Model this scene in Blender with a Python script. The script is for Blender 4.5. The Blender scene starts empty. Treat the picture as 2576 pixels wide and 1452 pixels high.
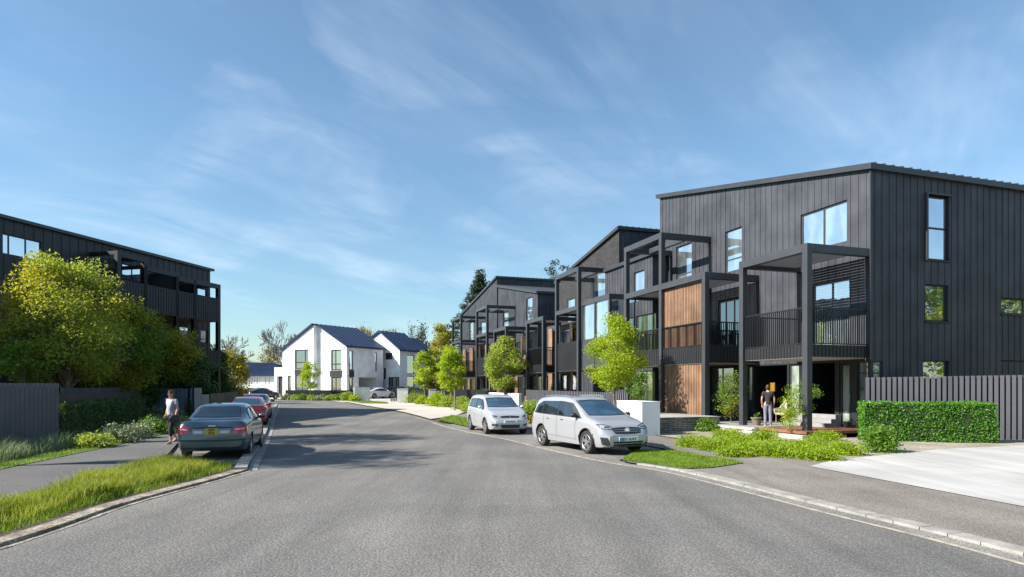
import bpy, bmesh, math, random
import numpy as np
from mathutils import Vector, Matrix
from mathutils.bvhtree import BVHTree

scene = bpy.context.scene
COL = scene.collection
rng = np.random.default_rng(7)
random.seed(7)
# survey constants of the photograph (read on a 2576 x 1452 copy)
F, CX, HZ, CAMH = 1590.0, 1288.0, 972.0, 1.9
SA, CA = 0.3205, 0.9472          # street axis leans left by 18.7 degrees


def gz(X, Y):
    return 0.35 * min(1.0, max(0.0, (Y - 30.0) / 50.0))


def S(s, t, z):                   # street frame: s along the street, t to the right of it
    return (-SA * s + CA * t, CA * s + SA * t, z)


def gnd(x, y, z=0.0):             # survey point on level ground
    Y = (CAMH - z) * F / (y - HZ)
    return ((x - CX) / F * Y, Y)


def at(x, y, Y):
    return ((x - CX) / F * Y, Y, CAMH - (y - HZ) / F * Y)


def hit(O, d, x, y):              # survey point on the vertical plane through O along d -> (a, z)
    k = (x - CX) / F
    # O + a d = (kY, Y)
    a = (k * O[1] - O[0]) / (d[0] - k * d[1])
    Y = O[1] + a * d[1]
    return a, CAMH - (y - HZ) / F * Y


def on_t(t, x, y=None):           # survey column on a facade t = const -> (s, z)
    k = (x - CX) / F
    Y = t / (CA * k + SA)
    s = -SA * k * Y + CA * Y
    return s if y is None else (s, CAMH - (y - HZ) / F * Y)


# ------------------------------------------------------------------ objects
WL = {}


def wl(o):
    return WL.get(o.name, (0, 0, 0)) if o is not None else (0, 0, 0)


def tag(o, label=None, cat=None, group=None, kind=None):
    if label: o['label'] = label
    if cat: o['category'] = cat
    if group: o['group'] = group
    if kind: o['kind'] = kind
    return o


def thing(name, label, cat, loc=(0, 0, 0), group=None, rz=0.0):
    o = bpy.data.objects.new(name, None)
    o.empty_display_size = 0.3
    COL.objects.link(o)
    o.location = loc
    o.rotation_euler = (0, 0, rz)
    WL[o.name] = tuple(loc)
    return tag(o, label, cat, group)


class MB:
    """collects shapes; build() links them as one mesh object"""
    def __init__(self, P=None):
        self.v, self.f, self.m, self.P = [], [], [], P

    def add(self, vs, fs, mi=0):
        n = len(self.v)
        self.v += [self.P(*p) for p in vs] if self.P else [tuple(p) for p in vs]
        self.f += [tuple(i + n for i in f) for f in fs]
        self.m += [mi] * len(fs)

    def quad(self, *ps, mi=0):
        self.add(ps, [tuple(range(len(ps)))], mi)

    def box(self, a0, a1, b0, b1, c0, c1, mi=0):
        self.add([(a, b, c) for a in (a0, a1) for b in (b0, b1) for c in (c0, c1)],
                 [(0, 1, 3, 2), (4, 6, 7, 5), (0, 4, 5, 1), (2, 3, 7, 6), (0, 2, 6, 4), (1, 5, 7, 3)], mi)

    def prism(self, pts, d, mi=0):
        """polygon (3D points) swept by vector d"""
        n = len(pts)
        q = [tuple(p[i] + d[i] for i in range(3)) for p in pts]
        fs = [tuple(range(n)), tuple(range(2 * n - 1, n - 1, -1))]
        fs += [(i, (i + 1) % n, n + (i + 1) % n, n + i) for i in range(n)]
        self.add(list(pts) + q, fs, mi)

    def bar(self, p, q, w, h=None, mi=0):
        p, q = Vector(p), Vector(q)
        h = h or w
        d = (q - p).normalized()
        up = Vector((0, 0, 1)) if abs(d.z) < 0.95 else Vector((0, 1, 0))
        a = d.cross(up).normalized() * w / 2
        b = a.cross(d).normalized() * h / 2
        vs = [p - a - b, p + a - b, p + a + b, p - a + b, q - a - b, q + a - b, q + a + b, q - a + b]
        self.add([tuple(v) for v in vs], [(0, 3, 2, 1), (4, 5, 6, 7), (0, 1, 5, 4), (1, 2, 6, 5), (2, 3, 7, 6), (3, 0, 4, 7)], mi)

    def tube(self, pts, rad, n=6, mi=0, cap=True):
        pts = [Vector(p) for p in pts]
        vs, fs = [], []
        ref = Vector((0.31, 0.87, 0.2))
        for i, p in enumerate(pts):
            d = (pts[min(i + 1, len(pts) - 1)] - pts[max(i - 1, 0)]).normalized()
            a = d.cross(ref)
            a = a.normalized() if a.length > 1e-4 else Vector((1, 0, 0))
            b = d.cross(a)
            r = rad[i] if hasattr(rad, '__len__') else rad
            vs += [tuple(p + (a * math.cos(2 * math.pi * k / n) + b * math.sin(2 * math.pi * k / n)) * r) for k in range(n)]
        for i in range(len(pts) - 1):
            for k in range(n):
                fs.append((i * n + k, i * n + (k + 1) % n, (i + 1) * n + (k + 1) % n, (i + 1) * n + k))
        if cap:
            fs += [tuple(range(n - 1, -1, -1)), tuple(range((len(pts) - 1) * n, len(pts) * n))]
        self.add(vs, fs, mi)

    def lathe(self, prof, c, n=16, axis='z', mi=0, caps=(1, 1)):
        """prof: (r, h) pairs about an axis through c"""
        vs, fs = [], []
        for r, h in prof:
            for k in range(n):
                x, y = r * math.cos(2 * math.pi * k / n), r * math.sin(2 * math.pi * k / n)
                p = {'z': (x, y, h), 'y': (x, h, y), 'x': (h, x, y)}[axis]
                vs.append((c[0] + p[0], c[1] + p[1], c[2] + p[2]))
        for i in range(len(prof) - 1):
            for k in range(n):
                fs.append((i * n + k, i * n + (k + 1) % n, (i + 1) * n + (k + 1) % n, (i + 1) * n + k))
        if caps[0]: fs.append(tuple(range(n - 1, -1, -1)))
        if caps[1]: fs.append(tuple(range((len(prof) - 1) * n, len(prof) * n)))
        self.add(vs, fs, mi)

    def ball(self, c, r, n=10, m=6, mi=0):
        rx, ry, rz = (r, r, r) if not hasattr(r, '__len__') else r
        vs = [(c[0], c[1], c[2] - rz)]
        for i in range(1, m):
            th = math.pi * i / m
            for k in range(n):
                ph = 2 * math.pi * k / n
                vs.append((c[0] + rx * math.sin(th) * math.cos(ph), c[1] + ry * math.sin(th) * math.sin(ph), c[2] - rz * math.cos(th)))
        vs.append((c[0], c[1], c[2] + rz))
        fs = [(0, 1 + (k + 1) % n, 1 + k) for k in range(n)]
        for i in range(m - 2):
            for k in range(n):
                a = 1 + i * n
                fs.append((a + k, a + (k + 1) % n, a + n + (k + 1) % n, a + n + k))
        a = 1 + (m - 2) * n
        fs += [(a + k, a + (k + 1) % n, len(vs) - 1) for k in range(n)]
        self.add(vs, fs, mi)

    def build(self, name, mats, parent=None, smooth=False, angle=35, bevel=0, local=False):
        me = bpy.data.meshes.new(name)
        L = (0, 0, 0) if local else wl(parent)
        me.from_pydata([(p[0] - L[0], p[1] - L[1], p[2] - L[2]) for p in self.v], [], self.f)
        return finish(me, name, mats, parent, self.m, smooth, angle, L, bevel)


def finish(me, name, mats, parent=None, midx=None, smooth=False, angle=35, L=(0, 0, 0), bevel=0):
    mats = mats if isinstance(mats, (list, tuple)) else [mats]
    for m in mats: me.materials.append(m)
    if midx is not None and len(mats) > 1:
        me.polygons.foreach_set('material_index', np.array(midx, dtype=np.int32))
    if smooth:
        me.shade_smooth()
        me.set_sharp_from_angle(angle=math.radians(angle))
    me.update()
    o = bpy.data.objects.new(name, me)
    COL.objects.link(o)
    if parent is not None:
        o.parent = parent
    WL[o.name] = L
    if bevel:
        b = o.modifiers.new('bevel', 'BEVEL'); b.width = bevel; b.segments = 2; b.limit_method = 'ANGLE'
    return o


def np_mesh(name, V, Fc, mats, parent=None, midx=None, smooth=False):
    L = wl(parent)
    V = np.asarray(V, dtype=np.float32) - np.array(L, dtype=np.float32)
    Fc = np.asarray(Fc, dtype=np.int32)
    me = bpy.data.meshes.new(name)
    n, k = Fc.shape
    me.vertices.add(len(V)); me.vertices.foreach_set('co', V.ravel())
    me.loops.add(n * k); me.loops.foreach_set('vertex_index', Fc.ravel())
    me.polygons.add(n)
    me.polygons.foreach_set('loop_start', np.arange(0, n * k, k, dtype=np.int32))
    me.update(calc_edges=True)
    return finish(me, name, mats, parent, midx, smooth, 180, L)


# ------------------------------------------------------------------ materials
def new_mat(name):
    m = bpy.data.materials.new(name); m.use_nodes = True
    nt = m.node_tree; nt.nodes.clear()
    out = nt.nodes.new('ShaderNodeOutputMaterial')
    return m, nt, out


def N(nt, t, **kw):
    n = nt.nodes.new(t)
    for k, v in kw.items():
        if k.startswith('i_'):
            n.inputs[k[2:].replace('_', ' ')].default_value = v
        else:
            setattr(n, k, v)
    return n


def ramp(nt, fac, stops):
    r = nt.nodes.new('ShaderNodeValToRGB')
    el = r.color_ramp.elements
    while len(el) < len(stops): el.new(0.5)
    for e, (p, c) in zip(el, stops):
        e.position = p
        e.color = (c, c, c, 1) if not hasattr(c, '__len__') else tuple(c) + (1,)
    nt.links.new(fac, r.inputs[0])
    return r.outputs[0]


def noise(nt, vec, scale, detail=5, rough=0.55, dist=0.0):
    n = N(nt, 'ShaderNodeTexNoise')
    n.inputs['Scale'].default_value = scale; n.inputs['Detail'].default_value = detail
    n.inputs['Roughness'].default_value = rough; n.inputs['Distortion'].default_value = dist
    if vec is not None: nt.links.new(vec, n.inputs['Vector'])
    return n.outputs['Fac']


def mixc(nt, fac, a, b, mode='MIX'):
    m = N(nt, 'ShaderNodeMix', data_type='RGBA', blend_type=mode)
    for sock, v in ((m.inputs[0], fac), (m.inputs[6], a), (m.inputs[7], b)):
        if isinstance(v, (int, float)): sock.default_value = v
        elif hasattr(v, '__len__'): sock.default_value = tuple(v)[:3] + (1,)
        else: nt.links.new(v, sock)
    return m.outputs[2]


def mth(nt, op, a, b=0.0, c=0.0):
    m = N(nt, 'ShaderNodeMath', operation=op)
    for i, v in enumerate((a, b, c)):
        if isinstance(v, (int, float)): m.inputs[i].default_value = v
        else: nt.links.new(v, m.inputs[i])
    return m.outputs[0]


def dotv(nt, vec, d):
    m = N(nt, 'ShaderNodeVectorMath', operation='DOT_PRODUCT')
    nt.links.new(vec, m.inputs[0]); m.inputs[1].default_value = d
    return m.outputs['Value']


def pmat(name, col, rough=0.6, var=0.15, scale=2.0, bump=0.0, bscale=30.0, metal=0.0, spec=0.5, tint=None, coat=0.0, streak=0.0):
    m, nt, out = new_mat(name)
    p = N(nt, 'ShaderNodeBsdfPrincipled')
    tc = N(nt, 'ShaderNodeTexCoord').outputs['Object']
    col = tuple(col)
    lo = tuple(c * (1 - var) for c in col); hi = tuple(min(1, c * (1 + var)) for c in col)
    if tint: hi = tint
    f = ramp(nt, noise(nt, tc, scale), [(0.3, 0.0), (0.7, 1.0)])
    c = mixc(nt, f, lo, hi)
    if streak:
        mp = N(nt, 'ShaderNodeMapping'); mp.inputs['Scale'].default_value = (6, 6, 0.25)
        nt.links.new(tc, mp.inputs['Vector'])
        g = ramp(nt, noise(nt, mp.outputs[0], 1.5, 4), [(0.35, 1 - streak), (0.65, 1.0)])
        c = mixc(nt, 1.0, c, g, 'MULTIPLY')
    nt.links.new(c, p.inputs['Base Color'])
    p.inputs['Roughness'].default_value = rough; p.inputs['Metallic'].default_value = metal
    p.inputs['Specular IOR Level'].default_value = spec
    if coat:
        p.inputs['Coat Weight'].default_value = coat; p.inputs['Coat Roughness'].default_value = 0.04
    if bump:
        b = N(nt, 'ShaderNodeBump'); b.inputs['Strength'].default_value = bump; b.inputs['Distance'].default_value = 0.02
        nt.links.new(noise(nt, tc, bscale, 6), b.inputs['Height'])
        nt.links.new(b.outputs[0], p.inputs['Normal'])
    nt.links.new(p.outputs[0], out.inputs[0])
    return m


def brick_mat(name, c1, c2, mortar, dirv, w, h, rough=0.8, bump=0.6, gap=0.012):
    m, nt, out = new_mat(name)
    p = N(nt, 'ShaderNodeBsdfPrincipled')
    tc = N(nt, 'ShaderNodeTexCoord').outputs['Object']
    cb = N(nt, 'ShaderNodeCombineXYZ')
    nt.links.new(dotv(nt, tc, dirv), cb.inputs[0])
    nt.links.new(dotv(nt, tc, (0, 0, 1)), cb.inputs[1])
    b = N(nt, 'ShaderNodeTexBrick')
    nt.links.new(cb.outputs[0], b.inputs['Vector'])
    b.inputs['Color1'].default_value = c1 + (1,); b.inputs['Color2'].default_value = c2 + (1,)
    b.inputs['Mortar'].default_value = mortar + (1,)
    b.inputs['Scale'].default_value = 1.0; b.inputs['Mortar Size'].default_value = gap
    b.inputs['Brick Width'].default_value = w; b.inputs['Row Height'].default_value = h
    b.inputs['Bias'].default_value = 0.0
    f = ramp(nt, noise(nt, tc, 0.9), [(0.3, 0.82), (0.7, 1.1)])
    nt.links.new(mixc(nt, 1.0, b.outputs['Color'], f, 'MULTIPLY'), p.inputs['Base Color'])
    p.inputs['Roughness'].default_value = rough
    bp = N(nt, 'ShaderNodeBump'); bp.inputs['Strength'].default_value = bump; bp.inputs['Distance'].default_value = 0.02
    h2 = mth(nt, 'SUBTRACT', noise(nt, tc, 22.0), b.outputs['Fac'])
    nt.links.new(h2, bp.inputs['Height']); nt.links.new(bp.outputs[0], p.inputs['Normal'])
    nt.links.new(p.outputs[0], out.inputs[0])
    return m


def asphalt_mat(name, c, c2, grain=70.0, bl=0.25, spk=0.55, aniso=None, vor=0.25, bump=0.55):
    m, nt, out = new_mat(name)
    p = N(nt, 'ShaderNodeBsdfPrincipled')
    tc = N(nt, 'ShaderNodeTexCoord').outputs['Object']
    base = mixc(nt, ramp(nt, noise(nt, tc, bl, 5, 0.6, 0.4), [(0.35, 0.0), (0.65, 1.0)]), c, c2)
    if aniso:                    # tyre-worn streaks run along the way
        mp = N(nt, 'ShaderNodeMapping'); mp.inputs['Rotation'].default_value = (0, 0, aniso)
        mp.inputs['Scale'].default_value = (1.6, 0.10, 1)
        nt.links.new(tc, mp.inputs['Vector'])
        g = ramp(nt, noise(nt, mp.outputs[0], 1.0, 4), [(0.3, 0.80), (0.7, 1.12)])
        base = mixc(nt, 1.0, base, g, 'MULTIPLY')
    sp = ramp(nt, noise(nt, tc, grain, 3, 0.75), [(0.30, 1 - spk), (0.70, 1 + spk)])
    v = N(nt, 'ShaderNodeTexVoronoi'); v.inputs['Scale'].default_value = grain * 0.55
    nt.links.new(tc, v.inputs['Vector'])
    sp2 = ramp(nt, v.outputs['Distance'], [(0.1, 1 + vor), (0.55, 1 - vor)])
    cc = mixc(nt, 1.0, mixc(nt, 1.0, base, sp, 'MULTIPLY'), sp2, 'MULTIPLY')
    nt.links.new(cc, p.inputs['Base Color'])
    p.inputs['Roughness'].default_value = 0.85; p.inputs['Specular IOR Level'].default_value = 0.3
    b = N(nt, 'ShaderNodeBump'); b.inputs['Strength'].default_value = bump; b.inputs['Distance'].default_value = 0.012
    nt.links.new(v.outputs['Distance'], b.inputs['Height']); nt.links.new(b.outputs[0], p.inputs['Normal'])
    nt.links.new(p.outputs[0], out.inputs[0])
    return m


def leaf_mat(name, c1, c2, trans=0.35, cs=1.3, rough=0.55):
    m, nt, out = new_mat(name)
    tc = N(nt, 'ShaderNodeTexCoord').outputs['Object']
    f1 = noise(nt, tc, cs, 3); f2 = noise(nt, tc, 23.0, 2)
    f = ramp(nt, mth(nt, 'ADD', mth(nt, 'MULTIPLY', f1, 0.6), mth(nt, 'MULTIPLY', f2, 0.4)), [(0.36, 0.0), (0.64, 1.0)])
    c = mixc(nt, f, c1, c2)
    d = N(nt, 'ShaderNodeBsdfPrincipled'); d.inputs['Roughness'].default_value = rough
    d.inputs['Specular IOR Level'].default_value = 0.35
    t = N(nt, 'ShaderNodeBsdfTranslucent')
    nt.links.new(c, d.inputs['Base Color'])
    nt.links.new(mixc(nt, 1.0, c, (1.35, 1.25, 0.6), 'MULTIPLY'), t.inputs['Color'])
    mx = N(nt, 'ShaderNodeMixShader'); mx.inputs[0].default_value = trans
    nt.links.new(d.outputs[0], mx.inputs[1]); nt.links.new(t.outputs[0], mx.inputs[2])
    nt.links.new(mx.outputs[0], out.inputs[0])
    return m


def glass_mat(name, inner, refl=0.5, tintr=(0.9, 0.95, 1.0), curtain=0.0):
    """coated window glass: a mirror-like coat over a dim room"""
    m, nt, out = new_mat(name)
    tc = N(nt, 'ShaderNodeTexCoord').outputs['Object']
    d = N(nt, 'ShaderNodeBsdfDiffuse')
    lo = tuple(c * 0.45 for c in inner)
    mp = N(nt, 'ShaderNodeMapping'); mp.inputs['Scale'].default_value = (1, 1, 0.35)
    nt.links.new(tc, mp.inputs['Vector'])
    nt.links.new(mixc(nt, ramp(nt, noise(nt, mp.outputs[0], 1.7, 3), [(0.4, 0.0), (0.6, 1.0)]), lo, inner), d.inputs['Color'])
    g = N(nt, 'ShaderNodeBsdfGlossy'); g.inputs['Roughness'].default_value = 0.015
    g.inputs['Color'].default_value = tintr + (1,)
    b = N(nt, 'ShaderNodeBump'); b.inputs['Strength'].default_value = 0.12; b.inputs['Distance'].default_value = 0.02
    nt.links.new(noise(nt, tc, 1.1, 2), b.inputs['Height']); nt.links.new(b.outputs[0], g.inputs['Normal'])
    ge = N(nt, 'ShaderNodeNewGeometry'); dp = N(nt, 'ShaderNodeVectorMath', operation='DOT_PRODUCT')
    nt.links.new(ge.outputs['Normal'], dp.inputs[0]); nt.links.new(ge.outputs['Incoming'], dp.inputs[1])
    sch = mth(nt, 'POWER', mth(nt, 'SUBTRACT', 1.0, mth(nt, 'ABSOLUTE', dp.outputs['Value'])), 4.5)
    fac = mth(nt, 'ADD', mth(nt, 'MULTIPLY', sch, 1 - refl), refl)
    mx = N(nt, 'ShaderNodeMixShader'); nt.links.new(fac, mx.inputs[0])
    nt.links.new(d.outputs[0], mx.inputs[1]); nt.links.new(g.outputs[0], mx.inputs[2])
    nt.links.new(mx.outputs[0], out.inputs[0])
    return m


M = {}
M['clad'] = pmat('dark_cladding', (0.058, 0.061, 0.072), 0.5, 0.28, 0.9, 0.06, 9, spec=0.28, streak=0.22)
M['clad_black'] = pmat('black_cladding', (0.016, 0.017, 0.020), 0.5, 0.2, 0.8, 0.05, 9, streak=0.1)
M['frame'] = pmat('charcoal_steel', (0.044, 0.045, 0.051), 0.40, 0.12, 1.5, 0.03, 30, spec=0.5)
M['black'] = pmat('black_steel', (0.012, 0.012, 0.014), 0.45, 0.15, 2.0)
M['roof'] = pmat('dark_roof', (0.035, 0.037, 0.043), 0.4, 0.15, 1.0, metal=0.0)
M['blue_roof'] = pmat('blue_metal_roof', (0.014, 0.030, 0.075), 0.5, 0.2, 0.7, metal=0.0, spec=0.25)
M['brick'] = brick_mat('charcoal_brick', (0.042, 0.039, 0.041), (0.024, 0.022, 0.025), (0.010, 0.010, 0.011), (-SA, CA, 0), 0.42, 0.14, bump=0.9, gap=0.018)
M['timber'] = pmat('cedar_boards', (0.285, 0.165, 0.10), 0.6, 0.35, 1.1, 0.1, 20, streak=0.35)
M['deck'] = pmat('hardwood_deck', (0.20, 0.085, 0.045), 0.55, 0.3, 2.0, 0.1, 20)
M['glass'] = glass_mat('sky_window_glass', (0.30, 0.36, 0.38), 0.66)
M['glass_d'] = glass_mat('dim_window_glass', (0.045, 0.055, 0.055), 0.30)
M['glass_m'] = glass_mat('garden_reflection_glass', (0.085, 0.12, 0.05), 0.36)  # green tint under the coat stands in for a reflected garden
M['curtain'] = glass_mat('curtained_glass', (0.34, 0.40, 0.34), 0.12)
M['soffit'] = pmat('pale_soffit', (0.50, 0.47, 0.42), 0.7, 0.08)
M['white'] = pmat('white_render', (0.82, 0.82, 0.82), 0.7, 0.03, 1.0, 0.03, 60)
M['stone'] = brick_mat('grey_ledgestone', (0.42, 0.40, 0.37), (0.24, 0.225, 0.21), (0.10, 0.095, 0.09), (.45, .89, 0), 0.32, 0.075, bump=1.0, gap=0.014)
M['conc'] = pmat('terrace_concrete', (0.25, 0.245, 0.245), 0.8, 0.12, 3.0, 0.2, 60)
M['asphalt'] = asphalt_mat('road_asphalt', (0.138, 0.135, 0.131), (0.205, 0.191, 0.172), 55.0, 0.24, 0.45, aniso=-0.33)
M['path'] = asphalt_mat('path_asphalt', (0.11, 0.107, 0.108), (0.145, 0.14, 0.137), 60.0, 0.4, 0.4)
M['pave'] = asphalt_mat('pavement_asphalt', (0.185, 0.165, 0.143), (0.235, 0.212, 0.187), 60.0, 0.5, 0.35, aniso=-0.9)
M['bay'] = asphalt_mat('gravelly_asphalt', (0.17, 0.160, 0.150), (0.26, 0.245, 0.225), 45.0, 0.6, 0.6)
M['drive'] = asphalt_mat('brushed_concrete', (0.36, 0.35, 0.335), (0.45, 0.44, 0.425), 60.0, 0.4, 0.06, aniso=-1.1, vor=0.04, bump=0.12)
M['apron'] = asphalt_mat('beige_concrete', (0.40, 0.365, 0.32), (0.50, 0.46, 0.41), 50.0, 0.2, 0.10, vor=0.06, bump=0.15)
M['kerb_worn'] = asphalt_mat('worn_sandy_kerb', (0.40, 0.35, 0.28), (0.17, 0.14, 0.11), 30.0, 3.2, 0.5)
M['kerb'] = pmat('pale_kerbstone', (0.26, 0.248, 0.228), 0.85, 0.3, 2.6, 0.7, 18)
M['line'] = pmat('worn_road_paint', (0.36, 0.32, 0.24), 0.8, 0.35, 5.0, 0.3, 40)
M['soil'] = asphalt_mat('bark_soil', (0.07, 0.052, 0.038), (0.13, 0.10, 0.075), 40.0, 0.8, 0.7)
M['gravel'] = asphalt_mat('stony_gravel', (0.26, 0.225, 0.18), (0.40, 0.355, 0.29), 26.0, 0.7, 0.6)
M['turf'] = pmat('turf', (0.085, 0.15, 0.022), 0.9, 0.35, 2.0, 0.8, 60)
M['bark'] = pmat('tree_bark', (0.16, 0.115, 0.08), 0.9, 0.3, 5.0, 0.6, 25)
M['bark_g'] = pmat('grey_bark', (0.20, 0.17, 0.145), 0.9, 0.25, 5.0, 0.6, 25)
M['wood'] = pmat('weathered_post_wood', (0.42, 0.26, 0.12), 0.8, 0.25, 4.0, 0.3, 30, streak=0.2)
M['lime'] = leaf_mat('lime_leaves', (0.21, 0.33, 0.015), (0.42, 0.52, 0.03), 0.48)
M['lime2'] = leaf_mat('fresh_leaves', (0.20, 0.29, 0.04), (0.38, 0.45, 0.09), 0.45)
M['olive'] = leaf_mat('olive_leaves', (0.20, 0.225, 0.026), (0.46, 0.45, 0.055), 0.48, cs=0.7)
M['olive2'] = leaf_mat('ochre_leaves', (0.19, 0.165, 0.03), (0.34, 0.29, 0.06), 0.35, cs=0.7)
M['green'] = leaf_mat('green_leaves', (0.085, 0.18, 0.02), (0.18, 0.31, 0.04), 0.4)
M['dark'] = leaf_mat('dark_leaves', (0.045, 0.10, 0.028), (0.11, 0.19, 0.05), 0.3)
M['pine'] = leaf_mat('pine_needles', (0.020, 0.038, 0.022), (0.048, 0.075, 0.035), 0.15)
M['sage'] = leaf_mat('sage_leaves', (0.15, 0.21, 0.12), (0.27, 0.33, 0.20), 0.35)
M['hedge'] = leaf_mat('hedge_leaves', (0.05, 0.17, 0.014), (0.13, 0.32, 0.028), 0.35, cs=3.0)
M['juniper'] = leaf_mat('juniper_sprays', (0.16, 0.27, 0.014), (0.36, 0.47, 0.028), 0.44, cs=1.6)
M['grass'] = leaf_mat('grass_blades', (0.15, 0.21, 0.022), (0.33, 0.36, 0.065), 0.45, cs=1.2)
M['lawn'] = leaf_mat('lawn_blades', (0.11, 0.20, 0.015), (0.23, 0.32, 0.03), 0.4, cs=2.0)
M['flower'] = pmat('white_flowers', (0.75, 0.72, 0.70), 0.8, 0.1)
M['inner'] = pmat('hedge_inner_shade', (0.022, 0.035, 0.012), 0.9, 0.3, 6.0)  # shade inside the hedges, put into the colour of a solid core
M['blue_fence'] = pmat('slate_blue_fence', (0.14, 0.19, 0.26), 0.6, 0.2, 1.0, streak=0.15)
M['grey_fence'] = pmat('grey_fence_paint', (0.105, 0.105, 0.120), 0.55, 0.15, 1.0, streak=0.12)
M['beige'] = pmat('beige_gate_panel', (0.55, 0.50, 0.45), 0.6, 0.1, 1.0)
M['wicker'] = pmat('beige_wicker', (0.48, 0.43, 0.35), 0.7, 0.2, 12.0, 0.3, 60)
M['pot'] = pmat('brown_pot', (0.17, 0.13, 0.10), 0.7, 0.2, 4.0)
M['brass'] = pmat('amber_glass', (0.24, 0.125, 0.012), 0.4, 0.3, 8.0)

# ------------------------------------------------------------------ camera, sun, sky
cam = bpy.data.cameras.new('camera'); camo = bpy.data.objects.new('camera', cam); COL.objects.link(camo)
camo.location = (0, 0, CAMH); camo.rotation_euler = (math.radians(90), 0, 0)
cam.sensor_width = 36.0; cam.lens = 36.0 * F / 2576.0
cam.shift_y = (HZ - 726.0) / 2576.0
cam.clip_start = 0.1; cam.clip_end = 9000
scene.camera = camo

SUN_AZ = Vector((-0.952, -0.307, 0)).normalized(); SUN_EL = math.radians(36)
sd = Vector((SUN_AZ.x * math.cos(SUN_EL), SUN_AZ.y * math.cos(SUN_EL), math.sin(SUN_EL)))
sun = bpy.data.lights.new('sun', 'SUN'); suno = bpy.data.objects.new('sun', sun); COL.objects.link(suno)
sun.energy = 5.0; sun.angle = math.radians(0.55); sun.color = (1.0, 0.945, 0.86)
suno.rotation_euler = sd.to_track_quat('Z', 'Y').to_euler()

w = bpy.data.worlds.new('World'); scene.world = w; w.use_nodes = True
nt = w.node_tree; nt.nodes.clear()
out = nt.nodes.new('ShaderNodeOutputWorld'); bg = nt.nodes.new('ShaderNodeBackground')
sky = N(nt, 'ShaderNodeTexSky', sky_type='NISHITA', sun_disc=False)
sky.sun_elevation = SUN_EL; sky.sun_rotation = math.atan2(SUN_AZ.x, SUN_AZ.y) % (2 * math.pi)
sky.air_density = 1.0; sky.dust_density = 0.05; sky.ozone_density = 4.0; sky.altitude = 50
tc = N(nt, 'ShaderNodeTexCoord').outputs['Generated']
sep = N(nt, 'ShaderNodeSeparateXYZ'); nt.links.new(tc, sep.inputs[0])
# high cirrus on a flat layer overhead: direction / elevation
zz = mth(nt, 'ADD', mth(nt, 'MAXIMUM', sep.outputs[2], 0.0), 0.22)
cb = N(nt, 'ShaderNodeCombineXYZ')
nt.links.new(mth(nt, 'DIVIDE', sep.outputs[0], zz), cb.inputs[0]); nt.links.new(mth(nt, 'DIVIDE', sep.outputs[1], zz), cb.inputs[1])
rt_ = N(nt, 'ShaderNodeMapping'); rt_.inputs['Rotation'].default_value = (0, 0, math.radians(-48))
nt.links.new(cb.outputs[0], rt_.inputs['Vector'])
mp = N(nt, 'ShaderNodeMapping'); mp.inputs['Scale'].default_value = (0.9, 3.0, 1); mp.inputs['Location'].default_value = (1.35, 0.4, 0)
nt.links.new(rt_.outputs[0], mp.inputs['Vector'])
big = ramp(nt, noise(nt, cb.outputs[0], 1.6, 4, 0.55, 0.8), [(0.46, 0.0), (0.80, 1.0)])
fine = ramp(nt, noise(nt, mp.outputs[0], 1.25, 9, 0.60, 0.8), [(0.36, 0.0), (0.86, 1.0)])
veil = ramp(nt, noise(nt, cb.outputs[0], 0.55, 4, 0.55, 0.3), [(0.35, 0.0), (0.8, 1.0)])
cl = mth(nt, 'MINIMUM', mth(nt, 'ADD', mth(nt, 'MULTIPLY', mth(nt, 'MULTIPLY', big, fine), 0.66), mth(nt, 'MULTIPLY', mth(nt, 'MULTIPLY', veil, fine), 0.22)), 0.85)
fade = ramp(nt, sep.outputs[2], [(0.02, 0.35), (0.16, 1.0)])
cl = mth(nt, 'MULTIPLY', cl, fade)
skyc = mixc(nt, 1.0, sky.outputs[0], (1.02, 1.08, 0.98), 'MULTIPLY')
skyc = mixc(nt, 1.0, skyc, ramp(nt, sep.outputs[2], [(0.0, 0.66), (0.12, 0.84), (0.36, 1.0)]), 'MULTIPLY')
nt.links.new(mixc(nt, cl, skyc, (6.6, 7.1, 7.9)), bg.inputs[0])
bg.inputs[1].default_value = 0.085
nt.links.new(bg.outputs[0], out.inputs[0])

vs = scene.view_settings
vs.view_transform = 'Standard'; vs.look = 'None'; vs.gamma = 1; vs.use_curve_mapping = False
vs.exposure = 1.15
scene.render.engine = 'CYCLES'
scene.cycles.max_bounces = 6; scene.cycles.diffuse_bounces = 3; scene.cycles.glossy_bounces = 4
scene.cycles.transmission_bounces = 4; scene.cycles.transparent_max_bounces = 6
scene.cycles.use_denoising = True
scene.cycles.caustics_reflective = False; scene.cycles.caustics_refractive = False


# ------------------------------------------------------------------ ground
def sheet(name, pts, dz, m, kind='structure', label=None, cat=None, thick=0.0):
    """flat polygon laid on the terrain, cut where the slope changes"""
    bm = bmesh.new()
    bm.faces.new([bm.verts.new((p[0], p[1], 0)) for p in pts])
    for Yc in (30.0, 80.0):
        bmesh.ops.bisect_plane(bm, geom=bm.verts[:] + bm.edges[:] + bm.faces[:], plane_co=(0, Yc, 0), plane_no=(0, 1, 0))
    bmesh.ops.triangulate(bm, faces=bm.faces[:])
    bmesh.ops.recalc_face_normals(bm, faces=bm.faces[:])
    for v in bm.verts: v.co.z = gz(v.co.x, v.co.y) + dz
    me = bpy.data.meshes.new(name); bm.to_mesh(me); bm.free()
    o = finish(me, name, m)
    return tag(o, label, cat, kind=kind)


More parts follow.
